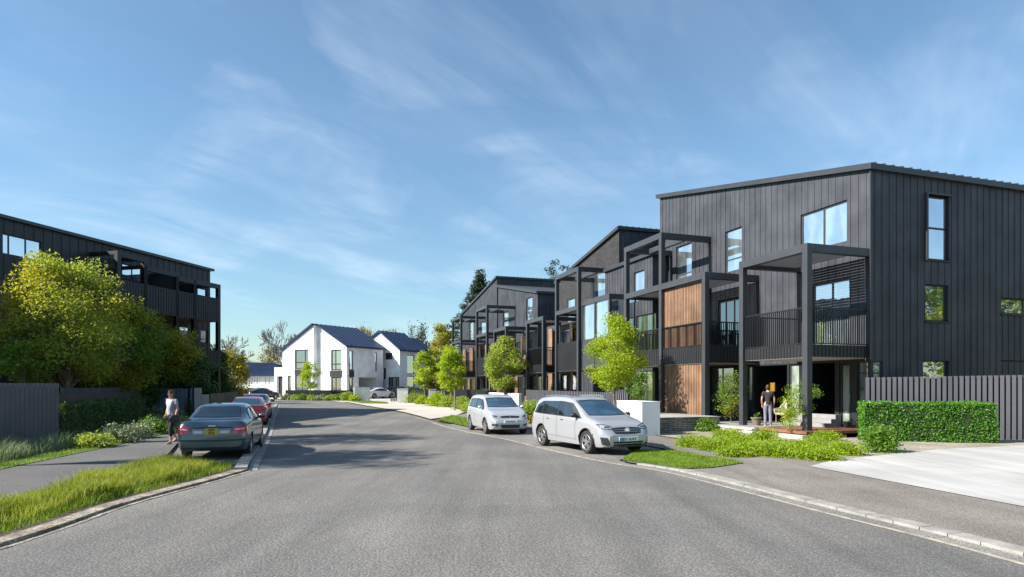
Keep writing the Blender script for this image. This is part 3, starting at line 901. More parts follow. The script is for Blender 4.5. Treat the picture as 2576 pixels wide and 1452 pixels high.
def house_brick():
    s0, s1 = 37.6, 50.5
    h = thing('terraced_house', 'charcoal brick house with a sloping roof edge and open steel frames', 'house', S(s0, TW, 0), 'dark clad terraced houses')
    P = front()
    hA = hole(TW, 1501, 1541, 7.55, 9.95)
    hB = hole(TW, 1426, 1446, 6.95, 8.75)
    hC = hole(TW, 1411, 1452, 4.1, 6.35)
    hD = [hole(TW, 1411, 1428, .35, 2.8), hole(TW, 1436, 1452, .35, 2.8), hole(TW, 1372, 1398, .35, 2.8), hole(TW, 1326, 1362, .35, 2.8)]
    hE = hole(TW, 1331, 1362, 3.6, 6.2)
    sB = 48.3
    mb = MB()
    wall(mb, P, s0, sB, 2.9, 12.3, 10.4, [hA, hB, hC], depth=.3)
    mb.build('brick_wall', M['brick'], h)
    m2 = MB()
    hs = [q for q in hD]
    wall(m2, P, s0, s1, 0, 2.9, 2.9, hs, batten=.3)
    wall(m2, side_near(s0), TW, TW + 12, 0, 12.3, 12.3, batten=.6)
    wall(m2, P, sB, s1, 2.9, 7.0, 7.0, [])
    wall(m2, side_near(s1), TW, TW + 12, 0, 7.0, 7.0)
    m2.build('wall', M['clad'], h)
    shed_roof(h, s0, sB, TW, TW + 12, 12.3, 10.4, M['roof'])
    l = MB(P); l.box(hA[1] + .02, hA[1] + 1.0, -.005, .25, hA[2] - .25, hA[3] - .05); l.build('dark_side_panel', M['clad_black'], h)  # flat dark panel beside the window, slightly proud of the brick
    window(h, P, hA, M['grey_fence'], M['glass'], trans=(.3,), inset=.05, w=.08)
    window(h, P, hB, M['grey_fence'], M['glass'], inset=.08)
    window(h, P, hC, M['frame'], M['glass_m'], mull=(.55,), trans=(.4,))
    for q in hD: window(h, P, q, M['frame'], M['glass_m'])
    # tall open frame with a solid balcony
    post(h, 37.75, TP, .1, 9.72); post(h, 41.45, TP, .1, 9.72)
    pergola(h, 37.75, 41.45, 9.72, slats=False, cross=1)
    pergola(h, 37.75, 41.45, 7.2)
    balcony(h, 37.75, 41.45, zf=3.75, zr=4.9, solid=True)
    # lower pergola with a railed balcony
    post(h, 44.0, TP, .1, 7.15); post(h, 47.5, TP, .1, 7.15)
    pergola(h, 44.0, 47.5, 7.15)
    balcony(h, 44.0, 47.5, zf=3.5, zr=4.85)
    # glazing and boards behind the lower pergola
    for q in ((44.1, 44.6, TW - .5, TW - .42), (48.6, 49.4, TW - .3, TW - .2)):
        bd = MB(S); bd.box(*q, .3, 6.7); bd.build('timber_board', M['timber'], h)
    gb = [(45.0, 47.2, 3.55, 6.4)]
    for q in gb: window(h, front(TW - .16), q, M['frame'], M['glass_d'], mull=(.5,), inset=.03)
    return h


def house_far(s0, s1, zn, zf, label, perg, tall, seed):
    h = thing('terraced_house', label, 'house', S(s0, TW, 0), 'dark clad terraced houses')
    P = front()
    rr = random.Random(seed)
    up = {5: [hole(TW, 1324, 1340, 7.8, 10.1), hole(TW, 1265, 1279, 7.3, 9.6)], 6: [hole(TW, 1209, 1226, 6.95, 9.4), hole(TW, 1181, 1191, 7.2, 9.8)]}[seed]
    gl = []
    a = s0 + .5
    while a < s1 - 2:
        gl.append((a, a + 1.5, .35, 2.8)); a += 2.9
    ml = []
    a = s0 + 1.2
    while a < s1 - 2.4:
        ml.append((a, a + 1.3, 3.6, 6.2)); a += 3.4
    mb = MB()
    wall(mb, P, s0, s1, 0, zn, zf, up + gl + ml, batten=.36)
    wall(mb, side_near(s0), TW, TW + 12, 0, zn, zn, batten=.5)
    wall(mb, side_near(s1), TW, TW + 12, 0, zf, zf)
    mb.build('wall', M['clad'], h)
    shed_roof(h, s0, s1, TW, TW + 12, zn, zf, M['roof'])
    for q in up: window(h, P, q, M['black'], M['glass'], trans=(.25,))
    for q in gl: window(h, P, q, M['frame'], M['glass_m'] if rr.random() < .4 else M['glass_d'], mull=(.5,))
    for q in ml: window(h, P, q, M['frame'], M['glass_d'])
    for q, wd_, za, zb_ in [(q, 1.5, 3.5, 6.6) for q in ml] + [(q, .95, .35, 2.85) for q in gl]:
        tb = MB(); ribbed(tb, lambda a, d, z: S(a, TW - .16 + d, z), q[1] + .1, q[1] + wd_, za, zb_, step=.2, d=.1)
        tb.build('timber_screen', M['timber'], h)
    for a, b, z in perg:
        post(h, a, TP, 0, z); post(h, b, TP, 0, z)
        pergola(h, a, b, z); balcony(h, a, b, zf=3.45, zr=4.75)
    for a, b, z in tall:
        post(h, a, TP, 0, z); post(h, b, TP, 0, z)
        pergola(h, a, b, z, slats=False, cross=1); pergola(h, a, b, 7.15)
        balcony(h, a, b, zf=3.6, zr=4.8, solid=(seed == 5))
    return h


house_near(); house_low(); house_brick()
house_far(52.7, 64.5, 10.2, 12.5, 'ribbed dark house with its roof dropping toward the brick house', [(52.9, 56.4, 7.2)], [(58.9, 62.6, 9.8)], 5)
house_far(64.9, 80.0, 13.5, 11.2, 'farthest dark house of the terrace, beside the conifer', [], [(69.3, 73.3, 9.85)], 6)

# terrace in front of the nearest house
tr = MB(S); tr.box(20.2, 24.3, 16.75, TW - .01, -.02, .30); tr.box(24.3, 27.9, 17.9, TW - .01, -.02, .296)
tag(tr.build('terrace', M['conc']), kind='structure')
dk = MB(S)
for i in range(17): dk.box(17.75, 20.18, 16.95 + i * .195, 16.95 + i * .195 + .185, .2, .304 + .002 * (i % 2))
tag(dk.build('timber_deck', M['deck']), 'reddish hardwood deck in front of the glazed front door', 'deck')
pl = MB(S)
pl.box(22.6, 27.7, 14.0, 16.95, -.02, .57); pl.box(22.55, 27.75, 13.95, 17.0, .572, .62)
tag(pl.build('stone_plinth', M['stone']), 'grey ledgestone plinth between the white bin store and the timber clad bay', 'wall')
ed = MB(S)
ed.box(20.0, 24.4, 16.5, 16.74, -.02, .22); ed.box(17.6, 19.9, 16.62, 16.93, -.02, .17); ed.box(20.0, 24.45, 16.45, 16.76, .22, .27)
tag(ed.build('terrace_edging', M['soffit']), 'pale stone edging along the front of the terrace', 'edging')
sp = MB(S)
sp.box(19.3, 21.6, TW - .95, TW - .62, .30, .46); sp.box(19.3, 21.6, TW - .62, TW - .3, .30, .62); sp.box(19.4, 21.5, TW - .3, TW - .02, .30, .78)
tag(sp.build('steps', M['conc']), 'low grey steps at the dark back wall of the terrace', 'steps')


# ------------------------------------------------------------------ long dark block on the left
LD = Vector((0.236, 0.972)).normalized()
LO = (-21.2, 44.4)


def LP(a, d, z):                  # a along the facade (0 at its far end), d into the block
    return (LO[0] + LD.x * a - LD.y * d, LO[1] + LD.y * a + LD.x * d, z)


def block_left():
    h = thing('apartment_block', 'long black three storey block behind the trees on the left', 'apartment block', LP(0, 0, 0))
    ha = lambda x, y=700: hit(LO, LD, x, y)[0]
    W = [(ha(6), ha(104), 8.3, 9.3, (.17, .60)), (ha(294), ha(357), 8.22, 9.15, (.22, .62)), (ha(449), ha(473), 7.95, 8.6, (.3,)), (ha(497), ha(520), 7.95, 8.65, ()),
         (ha(452), ha(476), 4.9, 5.85, ()), (ha(505), ha(522), 4.9, 5.8, ()), (ha(18), ha(75), 2.2, 3.75, (.3,)), (ha(-60), ha(-10), 8.3, 9.3, (.5,)), (ha(-70), ha(-20), 2.2, 3.7, ())]
    mb = MB()
    wall(mb, LP, -34, 0, 0, 10, 10, [q[:4] for q in W], batten=.5)
    wall(mb, lambda a, d, z: LP(d * 0, a, z), 0, 14, 0, 10, 10)
    mb.build('wall', M['clad_black'], h)
    rf = MB(LP); rf.prism([(-34, -.2, 10), (.2, -.2, 10), (.2, 14, 10), (-34, 14, 10)], (0, 0, .16)); rf.build('roof', M['roof'], h)
    for q in W: window(h, LP, q[:4], M['black'], M['glass'], mull=q[4], inset=.07)
    # projecting balcony frames
    D = -1.9
    O2 = LP(0, D, 0)
    a2 = lambda x: hit(O2, LD, x, 800)[0]
    for k, (x0, x1, zt, solid) in enumerate(((300, 367, 9.35, 0), (367, 447, 8.9, 1), (447, 491, 8.7, 1), (491, 552, 8.75, 2))):
        a, b = a2(x0), a2(x1)
        fr = MB(LP)
        for q in (a, b):
            fr.box(q - .12, q + .12, D, D + .22, 0, zt)
            fr.box(q - .085, q + .085, D + .18, -.02, zt - .2, zt - .003)
        fr.box(a + .12, b - .12, D + .002, D + .21, zt - .30, zt - .003)
        o = fr.build('balcony_frame', M['black'], h)
        for z in (3.1, 6.2):
            bf = MB(LP); bf.box(a + .1, b - .1, D + .2, -.02, z, z + .28)
            bf.build('balcony_floor', M['timber'], o)
            pn = MB()
            ribbed(pn, lambda q, d, zz: LP(q, D + .03 + d, zz), a + .1, b - .1, z + (.0 if z > 4 else .05), z + 1.6 + (.0 if z > 4 else -.4), step=.2)
            pn.build('balustrade', M['clad_black'], o)
        if solid == 1:
            pn = MB(LP); pn.box(b - .12, b - .05, D + .2, -.02, 6.49, zt - .25); pn.build('side_screen', M['clad_black'], o)
    return h


block_left()


# ------------------------------------------------------------------ white houses at the end
E1 = Vector((0.85, -0.527)); E2 = Vector((0.527, 0.85))


def white_brick(d):
    return brick_mat('white_painted_brick', (0.85, 0.85, 0.845), (0.82, 0.82, 0.815), (0.74, 0.74, 0.735), d, 0.5, 0.17, rough=0.7, bump=0.25, gap=0.014)


M['wbrick'] = white_brick((0.85, -0.527, 0)); M['wbrick2'] = white_brick((0.527, 0.85, 0))


def gable_house(C, wl_, ridge_a, depth, ze, zr, zb, label, split=None, step=0.0, windows=(), side_w=(), garage=None, zel=None):
    """C front right corner; the gable front runs left along -E1, the side runs back along E2"""
    h = thing('white_house', label, 'house', (C[0], C[1], zb), 'white gabled houses')
    Pf = lambda a, d, z: (C[0] - E1.x * a + E2.x * d, C[1] - E1.y * a + E2.y * d, z)       # a to the left
    Ps = lambda a, d, z: (C[0] + E2.x * a - E1.x * d, C[1] + E2.y * a - E1.y * d, z)
    zel = zel or ze
    mb = MB()
    if split:
        wall(mb, Pf, 0, split, zb, ze, zr, [q[:4] for q in windows if q[1] <= split], depth=.25)
        Pl = lambda a, d, z: Pf(a, d - step, z)
        wall(mb, Pl, split, wl_, zb, zr, zel, [q[:4] for q in windows if q[0] >= split], depth=.25)
        rt = MB(); rt.quad(Pf(split, 0, zb), Pf(split, -step, zb), Pf(split, -step, zr), Pf(split, 0, zr)); rt.build('return_wall', M['wbrick2'], h)
    else:
        Pl = Pf
        wall(mb, Pf, 0, ridge_a, zb, ze, zr, [q[:4] for q in windows if q[1] <= ridge_a], depth=.25)
        wall(mb, Pf, ridge_a, wl_, zb, zr, zel, [q[:4] for q in windows if q[0] >= ridge_a], depth=.25)
    wall(mb, lambda a, d, z: Pf(wl_, a, z), -step, depth, zb, zel, zel)
    mb.build('front_wall', M['wbrick'], h)
    ms = MB()
    hs = [q[:4] for q in side_w] + ([garage] if garage else [])
    wall(ms, Ps, 0, depth, zb, ze, ze, hs, depth=.25)
    ms.build('side_wall', M['wbrick2'], h)
    if garage:
        gm = MB(Ps); a0, a1, z0, z1 = garage
        gm.box(a0 + .002, a1 - .002, 3.2, 3.3, z0, z1 - .002); gm.box(a0 - .02, a0, .26, 3.2, z0, z1); gm.box(a1, a1 + .02, .26, 3.2, z0, z1); gm.box(a0, a1, .26, 3.2, z1, z1 + .02)
        gm.build('carport', M['white'], h)
    rf = MB()
    ov = .25
    for (a0, z0, a1, z1, fo) in ((-.25, ze - .12, ridge_a, zr, .25), (ridge_a, zr, wl_ + .25, zel - .12, step + .25)):
        p = [Pf(a0, -fo, z0), Pf(a1, -fo, z1), Pf(a1, depth + ov, z1), Pf(a0, depth + ov, z0)]
        rf.prism(p, (0, 0, .2))
        n = int((depth + ov + fo) / .75)
        for i in range(n + 1):
            d = -fo + .02 + i * (depth + ov + fo - .04) / n
            q = [Pf(a0, d - .035, z0 + .198), Pf(a1, d - .035, z1 + .198), Pf(a1, d + .035, z1 + .198), Pf(a0, d + .035, z0 + .198)]
            rf.prism(q, (0, 0, .075))
    rf.build('roof', M['blue_roof'], h)
    for q in windows:
        window(h, Pl if (split and q[0] >= split) else Pf, q[:4], M['black'], q[4] if len(q) > 4 else M['glass_m'], mull=q[5] if len(q) > 5 else (), trans=q[6] if len(q) > 6 else (), inset=.15, w=.14)
    for q in side_w:
        window(h, Ps, q[:4], M['black'], q[4] if len(q) > 4 else M['glass_m'], inset=.15, w=.09)
    return h, Pf, Pl, Ps


C1 = (-20.93, 80.0)
fd = (-E1.x, -E1.y)
zc = lambda zx, zy: ((850 + zx * .3688) / 1.59, (1200 + zy * .3688) / 1.59)
fa = lambda zx: hit(C1, fd, *zc(zx, 800))[0]
fl = lambda zx: hit((C1[0] - E2.x * .7, C1[1] - E2.y * .7), fd, *zc(zx, 800))[0]
sa_ = lambda zx: hit(C1, (E2.x, E2.y), *zc(zx, 800))[0]
sp_ = 5.75
wins = [(fa(1400), fa(1284), 3.95, 6.6, M['glass_m'], (.62,), (.3,)), (fa(1400), fa(1284), .75, 3.1, M['glass_d'], (.6,), ()),
        (fl(1043), fl(892), 4.15, 6.75, M['glass_d'], (.3,), (.35,)), (fl(1043), fl(892), 1.1, 3.4, M['glass_d'], (.5,), ()), (fl(856), fl(815), .7, 3.35, M['glass_m'], (), ())]
sw = [(sa_(1481), sa_(1526), 4.0, 6.45, M['glass']), (sa_(1481), sa_(1526), .7, 3.05, M['glass_m']), (sa_(1763), sa_(1785), 3.9, 6.4, M['glass'])]
wh, Pf1, Pl1, Ps1 = gable_house(C1, 11.4, 5.3, 6.6, 6.95, 9.85, .33, 'larger white gabled house with a carport and tall black windows', split=5.3, step=0.7,
                                windows=wins, side_w=sw, garage=(sa_(1585), sa_(1783), .36, 3.05), zel=6.75)
bk = MB()
bk.P = Pf1; bk.box(fa(1402) - .05, fa(1275), -.06, .2, 3.12, 3.93)
bk.P = Pl1; bk.box(fl(1043) - .02, fl(890), -.04, .2, 3.43, 4.13)
bk.P = Ps1; bk.box(sa_(1481), sa_(1533), -.06, .2, 3.08, 3.96); bk.P = None
bk.build('black_spandrel', M['black'], wh)
an = MB(); an.P = Pl1
an.box(11.42, 13.9, .6, 6.0, 3.3, 4.5); an.box(13.5, 13.9, .6, 6.0, .33, 3.3)
an.build('entrance_annex', M['white'], wh)
ad = MB(Pl1); ad.box(11.44, 13.48, 1.0, 1.1, .33, 3.28); ad.build('front_door', M['clad_black'], wh)

C2 = (-15.1, 85.0)
f2 = lambda zx: hit(C2, fd, *zc(zx, 600))[0]
s2 = lambda zx: hit(C2, (E2.x, E2.y), *zc(zx, 700))[0]
w2 = [(f2(1952), f2(1872), 5.55, 6.45, M['glass_d'], (.5,)), (f2(1880), f2(1852), 2.9, 4.4, M['glass_d']),
      (f2(2025), f2(1905), 1.5, 3.15, M['glass_m'], (.33, .66)), (f2(1895), f2(1790), .6, 3.15, M['glass_d'], (.3, .6))]
sw2 = [(s2(2112), s2(2195), 1.2, 3.3, M['glass_m']), (s2(2112), s2(2195), 3.6, 6.2, M['glass_m'])]
wh2, Pf2, _, Ps2 = gable_house(C2, 8.4, 3.55, 4.6, 6.75, 9.35, .35, 'smaller white gabled house set back behind the carport', windows=w2, side_w=sw2)
rl = MB()
rw = Pf2
railing(wh2, lambda a, d, z: Pf2(a, d - 1.6, z), 2.6, 6.6, .5, 1.9, gap=.16, bar=.04, m=M['frame'])
wing = MB(Ps2)
wing.box(4.62, 7.0, .4, 5, .35, 7.0); wing.build('rear_wing', M['wbrick2'], wh2)
wr = MB(Ps2); wr.prism([(4.62, .2, 6.9), (7.2, .2, 6.9), (7.2, 3.0, 8.7), (4.62, 3.0, 8.7)], (0, 0, .2)); wr.build('rear_roof', M['blue_roof'], wh2)

# cottage beyond
ct = thing('cottage', 'low white cottage with a blue hipped roof beyond the black car', 'house', (-39, 100, .35))
cp = lambda a, d, z: (-46.5 + a, 100 + d - a * .05, z)
cm = MB()
cw = [(((900 + q * .15528) / 1.59 - CX) / F * 100 + 46.5, ((900 + r * .15528) / 1.59 - CX) / F * 100 + 46.5, 2.25, 3.35) for q, r in ((695, 735), (757, 797), (828, 870), (905, 928), (1048, 1087), (1145, 1187))]
wall(cm, cp, 0, 12, .3, 3.66, 3.66, cw, depth=.12)
wall(cm, lambda a, d, z: cp(12, a, z), 0, 8, .3, 3.66, 3.66); wall(cm, lambda a, d, z: cp(0, a, z), 0, 8, .3, 3.66, 3.66)
cm.build('wall', M['white'], ct)
for q in cw: window(ct, cp, q, M['white'], M['glass_d'], mull=(.5,), trans=(.33, .66), inset=.06, w=.035)
cr = MB(cp)
e = .35
A, B, C_, D_ = (-e, -e, 3.6), (12 + e, -e, 3.6), (12 + e, 8 + e, 3.6), (-e, 8 + e, 3.6)
R1, R2 = (3.0, 4, 5.85), (7.4, 4, 5.75)
cr.add([A, B, C_, D_, R1, R2], [(0, 1, 5, 4), (1, 2, 5), (2, 3, 4, 5), (3, 0, 4), (0, 3, 2, 1)])
for i in range(1, 11):           # tile courses
    k = i / 11
    l = lambda p, q: tuple(p[j] + (q[j] - p[j]) * k + (0.03 if j == 2 else 0) for j in range(3))
    cr.bar(l(A, R1), l(B, R2), .10, .08); cr.bar(l(B, R2), l(C_, R2), .10, .08)
cr.build('roof', M['blue_roof'], ct)
gt = MB(cp); gt.box(-e, 12 + e, -e - .1, -e, 3.5, 3.62); gt.build('gutter', M['black'], ct)

# ------------------------------------------------------------------ fences, walls, posts
def slat_fence(name, p, q, h, m, label, cat='fence', step=.16, sw=.10, gapd=.05, backing=True, posts=0, z0=0.0, h2=None, group=None):
    """upright slats on rails from p to q (ground points)"""
    d = Vector((q[0] - p[0], q[1] - p[1])); L = d.length; d /= L
    zb = lambda a: gz(p[0] + d.x * a, p[1] + d.y * a) + z0
    h2 = h if h2 is None else h2
    ht = lambda a: h + (h2 - h) * a / L
    P = lambda a, b, z: (p[0] + d.x * a - d.y * b, p[1] + d.y * a + d.x * b, z)
    t = thing(name, label, cat, (p[0], p[1], zb(0)), group)
    mb = MB(P)
    n = int(L / step)
    for i in range(n):
        a = (i + .5) * L / n
        mb.box(a - sw / 2, a + sw / 2, -gapd / 2, gapd / 2, zb(a) + .02, zb(a) + ht(a))
    mb.build('slats', m, t)
    rl = MB(P)
    for f in (.12, .88):
        rl.prism([(0, gapd / 2 + .002, zb(0) + h * f), (L, gapd / 2 + .002, zb(L) + h2 * f), (L, gapd / 2 + .05, zb(L) + h2 * f), (0, gapd / 2 + .05, zb(0) + h * f)], (0, 0, .08))
    if backing:
        rl.prism([(0, gapd / 2 + .055, zb(0)), (L, gapd / 2 + .055, zb(L)), (L, gapd / 2 + .07, zb(L)), (0, gapd / 2 + .07, zb(0))], (0, 0, min(h, h2) - .03))
    rl.build('rails', M['clad_black'] if backing else m, t)
    for i in range(posts):
        a = L * (i + .0) / max(1, posts - 1)
        pm = MB(P); pm.box(a - .05, a + .05, gapd / 2 + .08, gapd / 2 + .17, zb(a), zb(a) + ht(a) - .05); pm.build('post', m, t)
    return t


slat_fence('slat_fence', (12.95, 23.2), (18.2, 21.75), 2.22, M['grey_fence'], 'tall charcoal slat fence behind the clipped box hedge', step=.175, sw=.105, gapd=.07, h2=2.3)
slat_fence('board_fence', (-15.1, 15.2), (-15.35, 21.4), 2.0, M['grey_fence'], 'tall dark board fence at the left edge beside the hedge', step=.2, sw=.185, gapd=.03)
slat_fence('board_fence', (-15.75, 21.6), (-19.6, 33.2), 1.62, M['clad_black'], 'lower black fence standing just behind the ivy hedge', step=.22, sw=.2, gapd=.03)
slat_fence('board_fence', (-18.2, 25.5), (-20.5, 34.3), 1.83, M['grey_fence'], 'pale grey corrugated fence under the big tree, behind the black fence', step=.14, sw=.10, gapd=.05)
slat_fence('board_fence', (-21.25, 36.8), (-18.92, 36.9), 1.72, M['blue_fence'], 'slate blue board fence behind the walking woman', step=.2, sw=.185, gapd=.03)
slat_fence('board_fence', (-18.88, 36.95), (-18.62, 36.95), 1.75, M['blue_fence'], 'narrow blue board post panel beside the beige gate', step=.13, sw=.12, gapd=.05)
gt_ = thing('gate', 'beige two leaf gate between the blue and the black fence', 'gate', (-18.2, 37.0, gz(0, 37)))
b = MB(); b.box(-18.58, -18.2, 36.95, 37.05, .04, 1.80); b.build('gate_leaf', M['beige'], gt_)
b = MB(); b.box(-18.17, -17.75, 36.97, 37.07, .04, 1.42); b.build('gate_leaf', M['beige'], gt_)
slat_fence('board_fence', (-18.25, 40.2), (-18.75, 43.2), 1.45, M['clad_black'], 'black board fence beyond the beige gate', step=.2, sw=.185, gapd=.03)
slat_fence('board_fence', (-17.7, 37.05), (-18.22, 40.1), 1.42, M['black'], 'short black fence length joining the beige gate', step=.2, sw=.185, gapd=.03)
for i, (x, y, hh, ww) in enumerate(((570, 1022, 1.05, .28), (585, 1021, 1.45, .2))):
    X, Y = gnd(x, 1032, .1)
    b = MB(); b.box(X - ww / 2, X + ww / 2, Y - .09, Y + .09, gz(X, Y) - .1, hh + .05)
    tag(b.build('wooden_post', M['wood'], bevel=.01), ['short thick wooden post behind the red car', 'taller slim wooden post behind the red car'][i], 'post', 'wooden posts by the bay')

slat_fence('slat_fence', S(44.3, 16.1, 0)[:2], S(28.9, 16.1, 0)[:2], 1.53, M['grey_fence'], 'long low grey slat fence behind the two silver cars', step=.23, sw=.125, gapd=.035, backing=True)
slat_fence('slat_fence', S(72, 16.2, 0)[:2], S(52.6, 16.2, 0)[:2], 1.35, M['frame'], 'dark railing fence before the farthest houses of the terrace', step=.16, sw=.06, gapd=.04, backing=False)
slat_fence('slat_fence', (-11.6, 68.2), (-7.0, 72.4), 1.45, M['frame'], 'black slat fence between the small white pier and the street trees', step=.18, sw=.09, gapd=.04, backing=False)
slat_fence('slat_fence', (-12.9, 67.0), (-9.9, 67.6), 1.3, M['frame'], 'short black slat fence between the two white brick piers', step=.18, sw=.10, gapd=.04, backing=False)
slat_fence('slat_fence', (-27.0, 75.2), (-18.4, 73.6), 1.15, M['black'], 'low black fence in front of the larger white house', step=.2, sw=.14, gapd=.05, backing=True)


def block(name, P, a0, a1, b0, b1, z0, z1, m, label, cat, cap=None):
    mb = MB(P); mb.box(a0, a1, b0, b1, z0, z1)
    o = mb.build(name, m, bevel=.015)
    tag(o, label, cat)
    if cap:
        c = MB(P); c.box(a0 - .02, a1 + .02, b0 - .02, b1 + .02, z1 + .001, z1 + cap); c.build('coping', M['white'], o)
    return o


mb = MB(S)
s_, t_ = (-SA * 4.87 + CA * 23.7), (CA * 4.87 + SA * 23.7)
wb_ = thing('bin_store', 'plain white box wall behind the silver people carrier', 'bin store', S(s_, t_, 0))
mb.box(s_, s_ + 1.95, t_, t_ + .78, .02, 1.29); mb.build('body', M['white'], wb_, bevel=.01)
c = MB(S); c.box(s_ - .012, s_ + 1.962, t_ - .012, t_ + .792, 1.292, 1.325); c.build('lid', M['white'], wb_)
block('garden_wall', S, 44.6, 52.4, 15.6, 15.85, .02, 1.36, M['white'], 'long low white garden wall behind the silver hatchback', 'garden wall')
Pw = lambda a, b, z: (-15.75 + a * .95 - b * .31, 70.2 + a * .31 + b * .95, z)
block('brick_pier', Pw, -1.75, 0, 0, .35, .2, 1.74, M['wbrick'], 'wide white brick pier left of the driveway opening', 'wall', .05)
Pw2 = lambda a, b, z: (-11.6 + a * .97 + b * .0, 62.5 + a * .2 + b, z)
block('brick_pier', Pw2, .25, 1.3, 0, .3, .1, 1.62, M['wbrick'], 'white brick pier right of the white car in the driveway', 'wall', .05)
block('brick_pier', Pw2, 3.0, 3.75, 2.9, 3.2, .1, 1.55, M['wbrick'], 'smallest white brick pier, behind a thin tree trunk', 'wall', .05)
X, Y = gnd(1144, 1037, .03)
b = MB(); b.tube([(X, Y, 0), (X, Y, 1.62)], .055, 10); b.ball((X, Y, 1.62), (.055, .055, .03), 10, 5)
tag(b.build('bollard_post', M['bark_g'], smooth=True), 'slim grey post standing alone on the pale pavement', 'post')


# ------------------------------------------------------------------ foliage
def leaf_quads(c, size, up=0.35, elong=1.7, var=0.4):
    n = len(c)
    nr = rng.normal(0, 1, (n, 3)); nr[:, 2] = np.abs(nr[:, 2]) + up
    nr /= np.linalg.norm(nr, axis=1)[:, None]
    r = rng.normal(0, 1, (n, 3)); t = np.cross(nr, r); t /= np.linalg.norm(t, axis=1)[:, None] + 1e-9
    b = np.cross(nr, t)
    L = (size * (1 + rng.uniform(-var, var, n)))[:, None]
    W = L / elong
    V = np.stack([c - t * L, c + b * W - t * L * .1, c + t * L, c - b * W - t * L * .1], 1).reshape(-1, 3)
    return V, np.arange(4 * n).reshape(n, 4)


def clumps(att, per, sig, flat=0.7):
    K = len(att)
    m = rng.poisson(per, K)
    idx = np.repeat(np.arange(K), m)
    s = sig[idx][:, None] if hasattr(sig, '__len__') else sig
    # leaves gather toward the outside of each clump
    d = rng.normal(0, 1, (len(idx), 3)); d /= np.linalg.norm(d, axis=1)[:, None]
    r = rng.uniform(0, 1, len(idx)) ** 0.45
    return att[idx] + d * r[:, None] * s * np.array([1, 1, flat]) * 1.35


def crown_pts(K, W, D, H, z0, shape='round', lump=0.25, inner=2.0):
    out = []
    ph = rng.uniform(0, 6.28, 6)
    while len(out) < K:
        d = rng.normal(0, 1, 3); d /= np.linalg.norm(d)
        r = rng.uniform(0, 1) ** (1 / (3 + inner))
        az = math.atan2(d[1], d[0])
        l = 1 - lump / 2 + lump / 2 * (math.sin(2 * az + ph[0] + 3 * d[2]) + math.sin(3 * az + ph[1] - 4 * d[2])) * .7
        x, y, z = d * r
        zz = (z + 1) / 2
        if shape == 'oval': k = 1.0 - 0.35 * max(0, z)
        elif shape == 'cone': k = (1.02 - zz) * 1.25
        elif shape == 'vase': k = .55 + .5 * zz if z < .4 else .85
        else: k = 1.0
        out.append((x * W / 2 * k * l, y * D / 2 * k * l, z0 + zz * (H - z0) * (1 if l > .9 else .97)))
    return np.array(out)


def tree(name, label, cat, X, Y, H, W, zc, K, per, sig, size, lm, bm=None, tr=0.1, shape='round', group=None, D=None, z=None, limbs=26, stems=1, lean=(0, 0), up=.35, flat=.7, lump=.25, inner=2.0, elong=1.7, fork=None, lm2=None):
    z = gz(X, Y) if z is None else z
    t = thing(name, label, cat, (X, Y, z), group)
    att = crown_pts(K, W, D or W, H, zc, shape, lump, inner) + np.array([lean[0], lean[1], 0])
    att[:, 2] += z; att[:, 0] += X; att[:, 1] += Y
    c = clumps(att, per, sig, flat)
    V, Fq = leaf_quads(c, np.full(len(c), size), up, elong)
    if lm2:
        mi = (rng.uniform(0, 1, len(c)) < 0.5 * (1 + np.tanh((np.sin(c[:, 0] * 1.3) + np.sin(c[:, 2] * 1.7 + 1)) * 1.2))).astype(np.int32)
        np_mesh('crown', V, Fq, [lm, lm2], t, mi)
    else:
        np_mesh('crown', V, Fq, lm, t)
    if bm:
        mb = MB()
        fk = fork or zc * .8 + .2
        for k in range(stems):
            ox, oy = (0, 0) if stems == 1 else (tr * 1.6 * math.cos(k * 2.4), tr * 1.6 * math.sin(k * 2.4))
            top = Vector((X + ox * 3 + lean[0] * .8, Y + oy * 3 + lean[1] * .8, z + zc + (H - zc) * .62))
            p0 = Vector((X + ox, Y + oy, z - .05)); n = 6
            pts = [p0.lerp(top, i / n) + Vector((math.sin(i * 1.7 + k) * tr * .5, math.cos(i * 2.1 + k) * tr * .5, 0)) * (1 if 0 < i else 0) for i in range(n + 1)]
            mb.tube(pts, [tr * 1.25] + [tr * (1 - .8 * i / n) for i in range(1, n + 1)], 8)
            own = [q for i, q in enumerate(att) if i % stems == k][:limbs]
            for q in own:
                q = Vector(q)
                h = min(max((q.z - z) * .55, fk), (top.z - z) * .95)
                f = h / (top.z - z)
                a = p0.lerp(top, f)
                m1 = a.lerp(q, .5) + Vector((0, 0, .06 * (q - a).length))
                r0 = tr * (1 - .8 * f) * .5
                mb.tube([a, m1, q], [r0, r0 * .55, .012], 5, cap=False)
        mb.build('trunk', bm, t, smooth=True)
    return t


